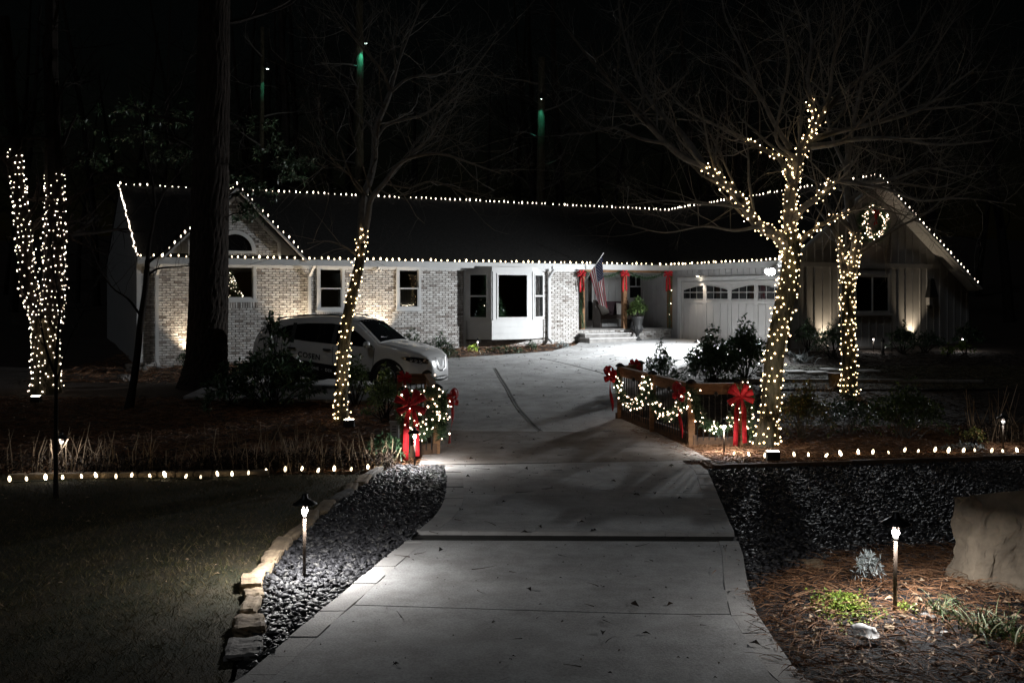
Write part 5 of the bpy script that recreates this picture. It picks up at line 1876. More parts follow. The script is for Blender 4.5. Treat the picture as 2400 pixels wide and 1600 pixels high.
def side_patch(name, poly, m, off=.006, s=-1, parent=None, sub=10):
    """Panel following the body side; poly in (x, z), filled by rows between two edge chains of equal count."""
    top, bot = poly
    b = MB(); vs = []; nn = len(top)
    for (xt, zt_), (xb, zb_) in zip(top, bot):
        for k in range(sub + 1):
            f = k / sub; x = xt + (xb - xt) * f; z = zt_ + (zb_ - zt_) * f
            vs.append(CW(x, s * (side(x, z) + off), z))
    for i in range(nn - 1):
        for k in range(sub):
            a_ = i * (sub + 1) + k; q = (a_, a_ + 1, a_ + sub + 2, a_ + sub + 1)
            fs_ = q if s < 0 else q[::-1]
            b.f.append(tuple(v + 0 for v in fs_)); b.mi.append(0)
    b.v = [tuple(v) for v in vs]; b.n = len(vs)
    return b.build(name, m, parent or car, True)


def chain(pts, n): # resample an (x, z) chain evenly in parameter
    t = np.linspace(0, 1, len(pts)); q = np.linspace(0, 1, n)
    return list(zip(np.interp(q, t, [p[0] for p in pts]), np.interp(q, t, [p[1] for p in pts])))


for s in (-1, 1):
    # glass: one band, then white-free dark pillars between the panes
    glass_top = [(-1.72, 1.26), (-1.45, 1.44), (-.95, 1.52), (-.2, 1.54), (.22, 1.495), (.50, 1.37), (.93, 1.075)]
    glass_bot = [(-1.66, 1.22), (-1.35, 1.15), (-.95, 1.11), (-.2, 1.07), (.22, 1.05), (.50, 1.04), (1.00, 1.035)]
    side_patch('side_glass', (chain(glass_top, 15), chain(glass_bot, 15)), 'car_glass', .004, s, car)
    for x in (-1.18, -.06):
        side_patch('pillar', ([(x - .05, 1.52), (x + .05, 1.52)], [(x - .06, 1.06), (x + .06, 1.06)]), 'car_black', .009, s, car)
    # lower black side band
    side_patch('side_band', (chain([(-1.62, .73), (-.4, .60), (.9, .47), (1.12, .45)], 10), chain([(-1.62, .30), (-.4, .28), (.9, .28), (1.12, .28)], 10)), 'car_black', .004, s, car)
    side_patch('sill', (chain([(-1.0, .30), (1.1, .30)], 8), chain([(-1.0, .235), (1.1, .235)], 8)), 'car_black', .012, s, car)
    # door seams and handles
    for x0, x1 in ((1.02, .98), (-.06, -.04), (-1.2, -1.3)):
        side_patch('door_seam', ([(x0 - .006, 1.02), (x0 + .006, 1.02)], [(x1 - .006, .32), (x1 + .006, .32)]), 'car_black', .003, s, car)
    for x in (-.2, -1.15):
        b = MB(); b.beam(CW(x - .1, s * (side(x, .93) + .03), .93), CW(x + .1, s * (side(x, .93) + .03), .925), .03, .035); b.build('door_handle', 'car_black' if s < 0 else 'car_paint', car)
    # mirror
    c = Vector((.88, s * 1.02, 1.09)); b = MB(); vs = []; fs = []
    for i in range(7):
        ph = math.pi * i / 6
        for k in range(12):
            th = 2 * math.pi * k / 12
            vs.append(CW(c.x + .085 * math.sin(ph) * math.cos(th), c.y + s * (-.12 * math.cos(ph)) * 1.05, c.z + .085 * math.sin(ph) * math.sin(th)))
    for i in range(6):
        for k in range(12): fs.append((i * 12 + k, i * 12 + (k + 1) % 12, (i + 1) * 12 + (k + 1) % 12, (i + 1) * 12 + k))
    b.add(vs, fs); b.tube([CW(.86, s * .88, 1.05), CW(.88, s * .97, 1.07)], .025, 6); b.build('wing_mirror', 'car_paint', car, True)
    # wheels
    for x in (1.36, -1.34):
        b = MB(); vs = [CW(x, s * (side(x, .5) + .002), .37)]; nseg = 28
        for k in range(nseg + 1):
            a_ = math.pi * k / nseg; X_, Z_ = x + .43 * math.cos(a_), .36 + .43 * math.sin(a_)
            vs.append(CW(X_, s * (side(X_, Z_) + .005), Z_))
        vs += [CW(x - .43, s * (side(x, .3)), .2), CW(x + .43, s * side(x, .3), .2)]
        fs = [(0, k + 1, k + 2) if s < 0 else (0, k + 2, k + 1) for k in range(nseg)] + [(0, nseg + 1, nseg + 2), (0, nseg + 2, nseg + 3), (0, nseg + 3, 1)]
        b.add(vs, fs); b.build('wheel_arch', 'car_black', car)
        ax = (CM.to_3x3() @ Vector((0, s, 0))).normalized(); c = CW(x, s * .72, .345)
        b = MB(); b.lathe(c, [(.22, 0), (.335, .01), (.345, .05), (.345, .17), (.33, .205), (.25, .215), (.23, .20)], 30, axis=ax); wh = b.build('wheel', 'tyre', car, True)
        b = MB(); b.lathe(c + ax * .19, [(.225, 0), (.225, .022), (.20, .012), (.05, .02), (.03, .03)], 24, axis=ax); b.build('rim', 'chrome', wh)
    # headlight
    side_patch('headlight', (chain([(1.66, .83), (1.9, .855), (2.12, .83), (2.26, .79)], 8), chain([(1.70, .815), (1.9, .74), (2.12, .70), (2.25, .69)], 8)), 'car_glass', .008, s, car)
    for k, x in enumerate((1.92, 2.02, 2.11)):
        b = MB(); z = .782 - .02 * k; b.lathe(CW(x, s * (side(x, z) + .008), z), [(.032, 0), (.02, .008)], 10, axis=CM.to_3x3() @ Vector((.5, s, .1))); b.build('reflector', 'chrome', car)
    b = MB(); b.tube([CW(1.72, s * (side(1.72, .80) + .01), .80), CW(1.9, s * (side(1.9, .735) + .012), .735), CW(2.14, s * (side(2.14, .69) + .012), .69)], .008, 5); b.build('lamp_strip', 'chrome', car)
    # roof rail
    b = MB(); b.tube([CW(x, s * (side(x, ztop(x) - .07) - .09), ztop(x) + .045) for x in (-1.75, -1.5, -.8, -.2, .1)], .018, 6); b.build('roof_rail', 'chrome', car)


def top_patch(name, xs, wf, m, off=.008):
    b = MB(); vs = []
    for x in xs:
        zt = ztop(x); we = side(x, zt - .07) - .07
        for k in range(-6, 7):
            f = k / 6 * wf(x); vs.append(CW(x, we * f, zt + .035 * (1 - f * f) - .008 + off))
    nn = 13
    b.add(vs, [(i * nn + k + 1, i * nn + k, (i + 1) * nn + k, (i + 1) * nn + k + 1) for i in range(len(xs) - 1) for k in range(nn - 1)])
    return b.build(name, m, car, True)


ws = top_patch('windscreen', np.linspace(.42, 1.10, 12), lambda x: .93, 'car_glass', .006)
top_patch('rear_window', np.linspace(-2.27, -2.08, 5), lambda x: .85, 'car_glass', .012)
b = MB(); b.beam(CW(.98, -.5, 1.26), CW(1.03, .1, 1.215), .02, .02); b.build('wiper', 'car_black', ws)
# bonnet creases, grille, bumper
for s in (-1, 1):
    b = MB(); b.tube([CW(1.2, s * .52, ztop(1.2) + .012), CW(1.6, s * .50, ztop(1.6) + .014), CW(2.05, s * .36, ztop(2.05) + .018)], [.003, .010, .003], 6); b.build('bonnet_crease', 'car_paint', car, True)
b = MB()
gx = lambda y: 2.345 - .10 * (y / .5) ** 2
vs = []
for k in range(-8, 9):
    y = k / 8 * .52
    x_ = 2.352 - .13 * (abs(y) / .52) ** 2.2
    vs += [CW(x_ + .0, y, .48), CW(x_ - .045, y, .80)]
b.add(vs, [(2 * i, 2 * i + 2, 2 * i + 3, 2 * i + 1) for i in range(16)]); b.build('grille', 'car_black', car)
b = MB(); b.tube([CW(2.30, -.30, .82), CW(2.355, -.22, .55), CW(2.365, 0, .50), CW(2.355, .22, .55), CW(2.30, .30, .82)], .009, 6); b.build('grille_chrome', 'chrome', car)
# number plate-free lower bumper
b = MB(); b.tube([CW(2.05, -.80, .36), CW(2.28, -.5, .33), CW(2.355, 0, .32), CW(2.28, .5, .33), CW(2.05, .80, .36)], .06, 8); b.build('bumper_lip', 'car_black', car, True)


def lettering(txt, x0, z0, h, slope, m, s=-1, gap=1.15):
    """Flat print that follows the body side."""
    cu = bpy.data.curves.new('lettering', 'FONT'); cu.body = txt; cu.size = 1.0; cu.space_character = gap; cu.offset = .022
    ob = bpy.data.objects.new('tmp', cu); C.objects.link(ob)
    dg = bpy.context.evaluated_depsgraph_get(); me = bpy.data.meshes.new_from_object(ob.evaluated_get(dg))
    bpy.data.objects.remove(ob)
    off = wloc(car)
    for v in me.vertices:
        x = x0 + v.co.x * h * 1.35; z = z0 + v.co.y * h * 1.38 + slope * (x - x0)
        v.co = CW(x, s * (side(x, z) + .008), z) - off
    me.materials.clear(); me.materials.append(MATS[m])
    return link('lettering', me, car)


lettering('COSEN', -.98, .735, .125, -.105, 'car_black')
lettering('ONE  \u00b7  DEK', -.62, .455, .068, -.105, 'flag_white')
# ------------------------------------------------------------------ shrubs
S_ = lambda px, py: G(px, py)
shrub('rhododendron', 'large dark rhododendron spreading before the rear of the car', S_(632, 955), .60, (1.15, .80, .84), 330, 8, .14, .042, 'leaf_dark', 101, 30, shell=.25, droop=.25)
shrub('rhododendron', 'low rhododendron between pine trunk and larger rhododendron', S_(545, 945), .30, (.65, .5, .42), 80, 7, .13, .04, 'leaf_dark', 102, 10, droop=.25)
shrub('rhododendron', 'tall loose rhododendron branch reaching over the car tailgate', S_(640, 935), 1.45, (.38, .32, .40), 26, 8, .16, .05, 'leaf_dark', 103, 14, droop=.45, shell=.1)
shrub('leafy_shrub', 'upright green shrub just behind the crooked lit tree', S_(832, 950), .55, (.30, .30, .58), 200, 6, .085, .03, 'leaf_mid', 104, 14, shell=.2, group='evergreen shrubs before the car')
shrub('leafy_shrub', 'rounded green shrub beside the shorter fence', S_(902, 985), .48, (.36, .36, .58), 280, 6, .075, .028, 'leaf_mid', 105, 14, shell=.2, group='evergreen shrubs before the car')
shrub('camellia_shrub', 'small pointed camellia behind the longer fence', S_(1550, 905), .46, (.38, .38, .56), 260, 6, .085, .035, 'leaf_dark', 106, 16, shell=.1, group='camellias behind the fence')
shrub('camellia_shrub', 'wide camellia before the garage door, nearer the porch', S_(1668, 902), .58, (.66, .6, .78), 700, 6, .095, .045, 'leaf_dark', 107, 22, shell=.15, group='camellias behind the fence')
shrub('camellia_shrub', 'tall camellia before the garage door, against the lit tree', S_(1745, 890), .68, (.62, .6, .82), 700, 6, .095, .045, 'leaf_dark', 108, 22, shell=.15, group='camellias behind the fence')
shrub('nandina_shrub', 'bronze green nandina close beside the large lit tree', S_(1880, 1030), .50, (.48, .40, .50), 380, 7, .075, .024, 'leaf_bronze', 109, 20, shell=.2, group='nandinas along the pine straw', stem_m='bark_twig', stem_r=.008)
shrub('nandina_shrub', 'dark nandina in the middle of the border', S_(1985, 1020), .42, (.45, .40, .40), 150, 7, .075, .024, 'leaf_dark', 110, 16, shell=.2, group='nandinas along the pine straw', stem_m='bark_twig', stem_r=.008)
shrub('nandina_shrub', 'wide green nandina behind the bulb row', S_(2120, 1030), .50, (.66, .45, .50), 420, 7, .08, .026, 'leaf_mid', 111, 22, shell=.2, group='nandinas along the pine straw', stem_m='bark_twig', stem_r=.008)
shrub('nandina_shrub', 'small reddish nandina by the outermost path light', S_(2280, 1045), .17, (.20, .18, .18), 50, 6, .06, .024, 'leaf_bronze', 112, 8, shell=.2, group='nandinas along the pine straw')
shrub('low_groundcover', 'pale leafy groundcover behind the last bulbs', S_(2260, 1056), .05, (.34, .12, .06), 60, 5, .05, .028, 'leaf_silver', 113, 4, cat='plant')
shrub('foundation_shrub', 'dark clipped shrub at the garage corner', S_(1893, 825), .55, (.38, .35, .50), 170, 6, .08, .03, 'leaf_dark', 114, 10, shell=.3, group='shrubs along the garage gable')
shrub('foundation_shrub', 'rounded shrub before the first garage uplight', S_(1950, 838), .55, (.55, .45, .50), 220, 6, .09, .035, 'leaf_dark', 115, 12, shell=.3, group='shrubs along the garage gable')
shrub('foundation_shrub', 'leafy shrub before the second garage uplight', S_(2115, 826), .45, (.42, .38, .46), 150, 6, .11, .045, 'leaf_dark', 116, 12, shell=.2, group='shrubs along the garage gable')
shrub('foundation_shrub', 'low shrub between second uplight and garage corner', S_(2170, 824), .32, (.60, .4, .34), 180, 6, .09, .035, 'leaf_dark', 117, 12, shell=.3, group='shrubs along the garage gable')
shrub('foundation_shrub', 'dark shrub at the low end of the garage roof', S_(2268, 812), .42, (.40, .38, .42), 130, 6, .10, .04, 'leaf_dark', 118, 12, shell=.3, group='shrubs along the garage gable')
shrub('bright_seedling', 'bright green seedling at the foot of the last path light', S_(2262, 828), .16, (.34, .2, .14), 26, 6, .13, .05, 'leaf_bright', 119, 6, cat='plant')
shrub('bright_seedling', 'small yellow green plant in the far garage bed', S_(2222, 832), .14, (.16, .14, .16), 16, 6, .12, .045, 'leaf_bright', 120, 5, cat='plant')
shrub('foundation_shrub', 'dark shrub at the brick wall behind the bonnet', S_(960, 846), .42, (.60, .4, .46), 190, 6, .10, .03, 'leaf_dark', 121, 14, shell=.25, group='shrubs along the brick wall')
shrub('foundation_shrub', 'spiky dark shrub at the brick wall beside the bay', S_(1032, 846), .36, (.50, .36, .44), 150, 6, .16, .022, 'leaf_dark', 122, 14, shell=.25, group='shrubs along the brick wall')
shrub('foundation_shrub', 'small shrub lit by the uplight beside the pine', S_(436, 868), .30, (.26, .22, .28), 70, 6, .08, .03, 'leaf_dark', 123, 8, group='shrubs along the brick wall')
shrub('foundation_shrub', 'low plants under the bay window', S_(1180, 828), .10, (.70, .22, .12), 70, 5, .08, .03, 'leaf_dark', 124, 6, group='shrubs along the brick wall')
shrub('foundation_shrub', 'small round shrub right below the bay', S_(1245, 822), .15, (.17, .15, .17), 60, 6, .06, .024, 'leaf_dark', 125, 6, group='shrubs along the brick wall')
shrub('foundation_shrub', 'small blue green tuft near the porch steps', S_(1320, 816), .08, (.24, .15, .10), 40, 6, .09, .02, 'leaf_silver', 126, 4, group='shrubs along the brick wall')
shrub('bright_seedling', 'small green plant beside the bay window path light', S_(1108, 824), .10, (.15, .12, .10), 18, 5, .10, .05, 'leaf_bright', 127, 4, cat='plant')
shrub('low_shrub', 'dark low shrub below the white outlet pedestal', S_(905, 1082), .22, (.28, .22, .22), 90, 6, .07, .03, 'leaf_dark', 128, 8)


# ------------------------------------------------------------------ strap leaved and small plants
def tuft(name, label, base, n, L, w, m, seed, spread=.9, rad=.06, droop=.8, cat='plant', group=None, seg=6):
    r = np.random.default_rng(seed); base = Vector(base)
    t = thing(name, label, cat, base, group)
    a = r.uniform(0, 6.28, n)
    d = _norm(np.stack([np.cos(a) * spread * r.uniform(.2, 1, n), np.sin(a) * spread * r.uniform(.2, 1, n), np.ones(n)], 1))
    o = np.stack([base.x + r.normal(0, rad, n), base.y + r.normal(0, rad, n), np.full(n, base.z - .01)], 1)
    v, f = strands(o, d, L * r.uniform(.6, 1.2, n), w, droop, seg, r)
    mesh_np('blades', v, f, m, t, 'stuff'); return t


tuft('liriope_clump', 'arching striped grass clump between path light and boulder', G(2205, 1440), 60, .24, .011, 'leaf_variegated', 131)
tuft('liriope_clump', 'wide striped grass clump at the foot of the boulder', G(2320, 1478), 110, .27, .011, 'leaf_variegated', 132, rad=.12)
tuft('liriope_clump', 'dark grass clump in the corner below the boulder', G(2385, 1500), 50, .22, .012, 'leaf_mid', 133, rad=.1)
tuft('yucca_clump', 'silvery strap leaved clump behind the large lit tree', G(1880, 848), 90, .55, .03, 'leaf_silver', 134, rad=.12)
tuft('hellebore_clump', 'wispy dried clump before the barrel planter', G(1935, 915), 70, .42, .008, 'dry_stalk', 135, rad=.2)
shrub('silver_shrub', 'frosty silver grey plant on the pine straw mound', G(2035, 1372), .15, (.085, .07, .15), 60, 7, .045, .008, 'leaf_silver', 136, 8, cat='plant', shell=.1, stem_r=.004)
shrub('creeping_groundcover', 'bright yellow green creeper beside the front path light', G(1985, 1425), .02, (.24, .36, .045), 330, 5, .022, .015, 'leaf_bright', 137, 10, cat='plant', shell=.05, stem_r=.003)
shrub('creeping_groundcover', 'few green leaves right of the front path light stem', G(2125, 1432), .02, (.08, .05, .03), 24, 5, .025, .015, 'leaf_bright', 138, 3, cat='plant', shell=.05, stem_r=.003)


# ------------------------------------------------------------------ dry perennial stalks before the left bed
def stalks(label, px, py, n, width, hgt, seed):
    r = np.random.default_rng(seed); base = G(px, py)
    t = thing('dry_perennial', label, 'plant', base, 'clumps of dry stalks')
    b = MB(); tops = []
    for k in range(n):
        x = base.x + r.uniform(-width, width); y = base.y + r.uniform(-.05, .55)
        p0 = Vector((x, y, gzf(x, y) - .02)); h = hgt * r.uniform(.35, 1.15)
        lean = Vector((r.normal(0, .16), r.normal(0, .14), 1)).normalized()
        p1 = p0 + lean * h * .55 + Vector((r.normal(0, .015), 0, 0)); p2 = p0 + lean * h + Vector((r.normal(0, .05), r.normal(0, .04), 0))
        b.tube([p0, p1, p2], [.0085, .007, .004], 4, cap=False)
        if r.random() < .5: b.tube([p1, p1 + Vector((r.normal(0, .08), r.normal(0, .05), h * .3))], [.004, .002], 3, cap=False)
        tops.append(p1)
    b.build('stalks', 'dry_stalk', t)['kind'] = 'stuff'
    n2 = n * 26
    o = np.stack([base.x + r.uniform(-width, width, n2), base.y + r.uniform(-.1, .6, n2), np.full(n2, base.z)], 1); o[:, 2] = gz(o[:, 0], o[:, 1]) + r.uniform(0, hgt * .38, n2)
    v, f = leaf_arrays(o, _norm(r.normal(0, 1, (n2, 3))), .07, .025, .3, r)
    mesh_np('withered_leaves', v, f, 'litter', t, 'stuff')


stalks('bare dry stalk clump behind the sapling and path light', 110, 1112, 30, .95, .62, 141)
stalks('bent dry stalk clump behind the middle of the lawn bulbs', 250, 1112, 36, .80, .58, 142)
stalks('sparse flattened dry clump beside the tall pale stalks', 400, 1110, 26, .70, .38, 143)
stalks('tall pale dry stalk clump below the rhododendron', 590, 1108, 56, .80, .62, 144)
stalks('dense pale dry stalk clump below the crooked lit tree', 770, 1104, 70, .85, .52, 145)
stalks('thin leafless twig clump at the outer edge beyond the last path light', 2350, 1040, 40, .55, .85, 146)


# ------------------------------------------------------------------ rocks, edging, boulder
def rock(name, m, c, size, seed, parent=None, rotz=0., flat=.15, sub=2):
    r = np.random.default_rng(seed)
    b = MB(); n = 4 + sub * 2; vs = []; idx = {}
    k = n
    # rounded, chipped box: grid on each face pushed towards a superellipsoid
    def add(p):
        key = tuple(np.round(p, 4))
        if key not in idx:
            q = np.array(p, float); l = (np.abs(q) ** 8).sum() ** (1 / 8)
            q = q / l
            q = q * (1 + .05 * math.sin(q[0] * 5 + seed) + .05 * math.cos(q[1] * 6 + seed * 2 + q[2] * 4)) + r.normal(0, flat * .12, 3)
            idx[key] = len(vs); vs.append(q)
        return idx[key]
    fs = []
    for ax in range(3):
        for s in (-1, 1):
            for i in range(k):
                for j in range(k):
                    c4 = []
                    for (di, dj) in ((0, 0), (1, 0), (1, 1), (0, 1)):
                        p = [0, 0, 0]; p[ax] = s; p[(ax + 1) % 3] = -1 + 2 * (i + di) / k; p[(ax + 2) % 3] = -1 + 2 * (j + dj) / k
                        c4.append(add(p))
                    fs.append(tuple(c4) if s > 0 else tuple(c4[::-1]))
    cz, sz_ = math.cos(rotz), math.sin(rotz); out = []
    for q in vs:
        x, y, z = q[0] * size[0] / 2, q[1] * size[1] / 2, q[2] * size[2] / 2
        out.append(Vector(c) + Vector((x * cz - y * sz_, x * sz_ + y * cz, z)))
    b.add(out, fs); return b.build(name, m, parent)


se = thing('stone_edging', 'row of tan stone blocks edging the lawn along the slate chips', 'edging', G(640, 1320))
epx = [(597, 1450), (601, 1415), (602, 1392), (609, 1362), (628, 1332), (655, 1306), (684, 1270), (720, 1237), (752, 1208), (790, 1180), (820, 1160), (842, 1141), (868, 1122), (890, 1106), (905, 1094), (918, 1085)]
for i, (q0, q1) in enumerate(zip(epx, epx[1:])):
    a_, c_ = G(*q0), G(*q1); d = c_ - a_; L = d.length * .94
    m_ = a_.lerp(c_, .5)
    rock('stone', 'stone_tan' if i < 7 or i % 3 else 'stone_grey', m_ + Vector((-.03 + .02 * math.sin(i * 2.3), 0, .012 + .012 * math.sin(i * 3.7))), (.115 + .02 * (i % 3), L * .93, .11), 200 + i, se, math.atan2(d.y, d.x) - math.pi / 2 + (-.12, .1, .05)[i % 3], .12, 1)
rock('stone', 'stone_tan', G(590, 1480) + Vector((-.02, 0, .02)), (.2, .3, .12), 230, se, .3, .3, 1)
rock('stone', 'stone_grey', G(580, 1530) + Vector((-.02, 0, .0)), (.22, .3, .1), 231, se, .2, .3, 1)
le = thing('stone_edging', 'low mossy stone kerb behind the lawn bulbs', 'edging', G(200, 1122))
for i in range(14):
    a_ = G(10 + i * 44, 1126 - i * .7); c_ = G(10 + (i + 1) * 44, 1126 - (i + 1) * .7)
    rock('stone', 'stone_tan', a_.lerp(c_, .5) + Vector((0, .10, .02)), ((c_ - a_).length * .95, .12, .10), 240 + i, le, math.atan2((c_ - a_).y, (c_ - a_).x), .15, 1)
for (px, py, s, sd, m_, lab) in ((820, 938, .32, 261, 'stone_grey', 'flat grey rock in the straw left of the crooked lit tree'), (320, 868, .5, 262, 'stone_grey', 'dark boulder at the corner of the brick wall'), (290, 890, .34, 263, 'stone_grey', 'small rock before the wall corner boulder'),
                                 (1905, 1330, .16, 264, 'stone_tan', 'half buried tan rock at the rim of the straw mound'), (2085, 1478, .085, 265, 'stone_tan', 'tan wedge shaped rock below the front path light'), (2175, 1452, .09, 266, 'stone_grey', 'small flat grey rock before the striped grass'),
                                 (2215, 1486, .045, 267, 'box_white', 'little white pebble among the dead leaves')):
    g_ = G(px, py); o = rock('rock', m_, g_ + UZ * s * .14, (s, s * .7, s * .5), sd, None, sd, .3, 1)
    tag(o, lab, 'rock', 'loose rocks in the beds')


def boulder():
    r = np.random.default_rng(300)
    base = G(2330, 1448); Y = base.y + .55
    # outline faces measured at the photo: left facet, front facet, top
    p = lambda px, py, dy: P(px, py, Y + dy)
    A = [p(2204, 1425, .30), p(2276, 1462, .0), p(2480, 1490, -.28), p(2530, 1400, .7), p(2330, 1380, .8)]
    T_ = [p(2240, 1165, .40), p(2298, 1160, .12), p(2490, 1140, -.10), p(2530, 1190, .7), p(2330, 1195, .8)]
    b = MB(); vs = []; fs = []; nz = 40
    m = 24
    for i in range(nz + 1):
        f = i / nz
        ring = []
        for k in range(5):
            a0, a1 = A[k].lerp(T_[k], f), A[(k + 1) % 5].lerp(T_[(k + 1) % 5], f)
            for j in range(m):
                q = a0.lerp(a1, j / m)
                ring.append(q)
        for q in ring:
            w = .055 * mnoise.noise(q * 3.1) + .035 * mnoise.noise(q * 8.3) + .016 * mnoise.noise(q * 21.)
            vs.append(q + Vector((w * .8, -w, w * .3 if 0 < i < nz else 0)) + (UZ * -.15 if i == 0 else Vector((0, 0, 0))))
    n = 5 * m
    for i in range(nz):
        for k in range(n): fs.append((i * n + k, i * n + (k + 1) % n, (i + 1) * n + (k + 1) % n, (i + 1) * n + k))
    fs.append(tuple(range(nz * n, nz * n + n)))
    b.add(vs, fs); o = b.build('boulder', 'stone_boulder')
    tag(o, 'large upright tan boulder cut off by the picture edge', 'boulder')


boulder()
# curled pale leaf
b = MB(); c = G(2030, 1508) + UZ * .03; vs = []
for i in range(9):
    for j in range(7):
        u, v = i / 8 - .5, j / 6 - .5
        w = .13 * (1 - abs(u) ** 1.5 * .8)
        vs.append(c + Vector((u * .15 + .01 * math.sin(v * 9), v * w * .7, .03 * (v * v * 5) * (1 - .4 * u) + .008 * math.sin(u * 7 + v * 4) + v * .05 + .01)))
b.add(vs, [(i * 7 + j, i * 7 + j + 1, (i + 1) * 7 + j + 1, (i + 1) * 7 + j) for i in range(8) for j in range(6)])
o = b.build('curled_leaf', 'flag_white', None, True); o.modifiers.new('thickness', 'SOLIDIFY').thickness = .002
tag(o, 'pale curled dead leaf catching the lamp light', 'leaf')
r_ = np.random.default_rng(77)
x, y = scatter(500, 1.6, 4.2, 5.0, 7.4, lambda x, y: in_island(x, y) & (y < 6.6 + .3 * (x - 2)), r_)
n = len(x); v, f = leaf_arrays(np.stack([x, y, gz(x, y) + .03], 1), _norm(np.stack([r_.normal(0, 1, n), r_.normal(0, 1, n), r_.normal(.15, .25, n)], 1)), .055 * r_.uniform(.5, 1.4, n), .03, .4, r_)
tag(mesh_np('fallen_leaves', v, f, 'dry_stalk'), 'dead leaves lying on the pine straw mound', 'leaf litter', kind='stuff')

# ------------------------------------------------------------------ patch of lawn with stepping stones by the garage
tag(sheet('side_lawn', 22.4, 26.6, lambda y: np.interp(y, [22.4, 24, 26.6], [5.6, 6.2, 7.2]), lambda y: 17.5, 'lawn_soil', .01, 20, 30), 'patch of dull lawn with stepping stones before the garage gable', 'lawn', kind='structure')
r_ = np.random.default_rng(78)
x, y = scatter(9000, 5.8, 14, 22.5, 26.5, lambda x, y: x > np.interp(y, [22.4, 24, 26.6], [5.7, 6.3, 7.3]), r_)
n = len(x); a = r_.uniform(0, 6.28, n); d = _norm(np.stack([np.cos(a) * .7, np.sin(a) * .7, r_.uniform(.3, 1, n)], 1))
v, f = strands(np.stack([x, y, gz(x, y)], 1), d, .08, .011, .5, 2, r_)
tag(mesh_np('grass', v, f, 'grass_blade'), 'short grass of the side lawn', 'grass', kind='stuff')
for i, (px, py, L) in enumerate(((1795, 874, .45), (1862, 873, .5), (1912, 875, .6), (1945, 868, .4), (2035, 871, .5))):
    g_ = G(px, py)
    o = rock('stepping_stone', 'concrete_band', g_ + UZ * .02, (L, .5, .07), 310 + i, None, .25, .08, 0)
    tag(o, ('first', 'second', 'third', 'fourth', 'fifth')[i] + ' pale stepping stone out from the camellias', 'stepping stone', 'stepping stones in the side lawn')
ke = thing('garden_kerb', 'thin dark kerb along the near side of the side lawn', 'kerb', G(1900, 890))
for i in range(8):
    a_, c_ = G(1650 + i * 82, 893 + i * .5), G(1650 + (i + 1) * 82 - 3, 893.5 + i * .5)
    b = MB(); b.beam(a_ + UZ * .02, c_ + UZ * .02, .10, .10); b.build('kerb_stone', 'stone_grey', ke)
# ------------------------------------------------------------------ flag
A0, B0 = (1362, 672), (1413, 595)
vF = FV - .35
YF_ = H(fu(1362, FV), FV, 0).y
pa, pb_ = P(*A0, YF_ - .05), P(*B0, YF_ - .75)
flag = thing('flag', 'stars and stripes flag hanging from a white pole on the porch post', 'flag', pa)
b = MB(); b.tube([pa, pb_], .014, 8); b.lathe(pb_, [(.012, 0), (.026, .02), (.012, .045)], 8, axis=pb_ - pa); b.build('pole', 'white_trim', flag, True)
b = MB(); b.box(pa + Vector((0, .03, 0)), (.05, .08, .10)); b.build('bracket', 'black_metal', flag)


def flag_pt(h, f, off=0.):
    """h 0..1 up the hoist, f 0..1 along the fly (hangs down)."""
    k = .40 + .56 * h
    top = pa.lerp(pb_, k)
    end = P(1401 + 23 * h, 711 + 11 * h, YF_ - .30 - .35 * h)
    m = top.lerp(end, f)
    sway = math.sin(h * 11 + f * 1.5) * .075 * min(1, f * 1.6) + math.sin(h * 5 + 1 + f * 2) * .03
    return m + Vector((math.sin(h * 9 + f * 2) * .02 * f + .10 * math.sin(f * math.pi) * (.3 - h) * .3, -sway - off, -.03 * math.sin(f * 3.1)))


NH, NF = 52, 40
vs = [flag_pt(i / NH, j / NF) for i in range(NH + 1) for j in range(NF + 1)]
b = MB(); b.v = [tuple(v) for v in vs]; b.n = len(vs)
for i in range(NH):
    for j in range(NF):
        h, f = (i + .5) / NH, (j + .5) / NF
        st_ = int((1 - h) * 13)
        m_ = 2 if (f < .40 and h > 6 / 13) else (1 if st_ % 2 == 0 else 0)
        b.f.append((i * (NF + 1) + j, i * (NF + 1) + j + 1, (i + 1) * (NF + 1) + j + 1, (i + 1) * (NF + 1) + j)); b.mi.append(m_)
o = b.build('cloth', ['flag_white', 'flag_red', 'flag_blue'], flag, True); o.modifiers.new('thickness', 'SOLIDIFY').thickness = .003
b = MB()
for row in range(9):
    cols = 6 if row % 2 == 0 else 5
    for k in range(cols):
        h = 1 - (7 / 13) * (row + 1) / 10; f = .40 * ((k * 2 + (1 if row % 2 == 0 else 2)) / 12)
        for off in (.008, -.008):
            vs = []
            for q in range(10):
                r0 = .020 if q % 2 == 0 else .008; a = math.pi * q / 5
                vs.append(flag_pt(min(h + r0 * math.cos(a), 1), max(f + r0 * .75 * math.sin(a), 0), off))
            b.add([flag_pt(h, f, off)] + vs, [(0, q + 1, (q + 1) % 10 + 1) for q in range(10)])
b.build('stars', 'flag_white', flag)['kind'] = 'stuff'

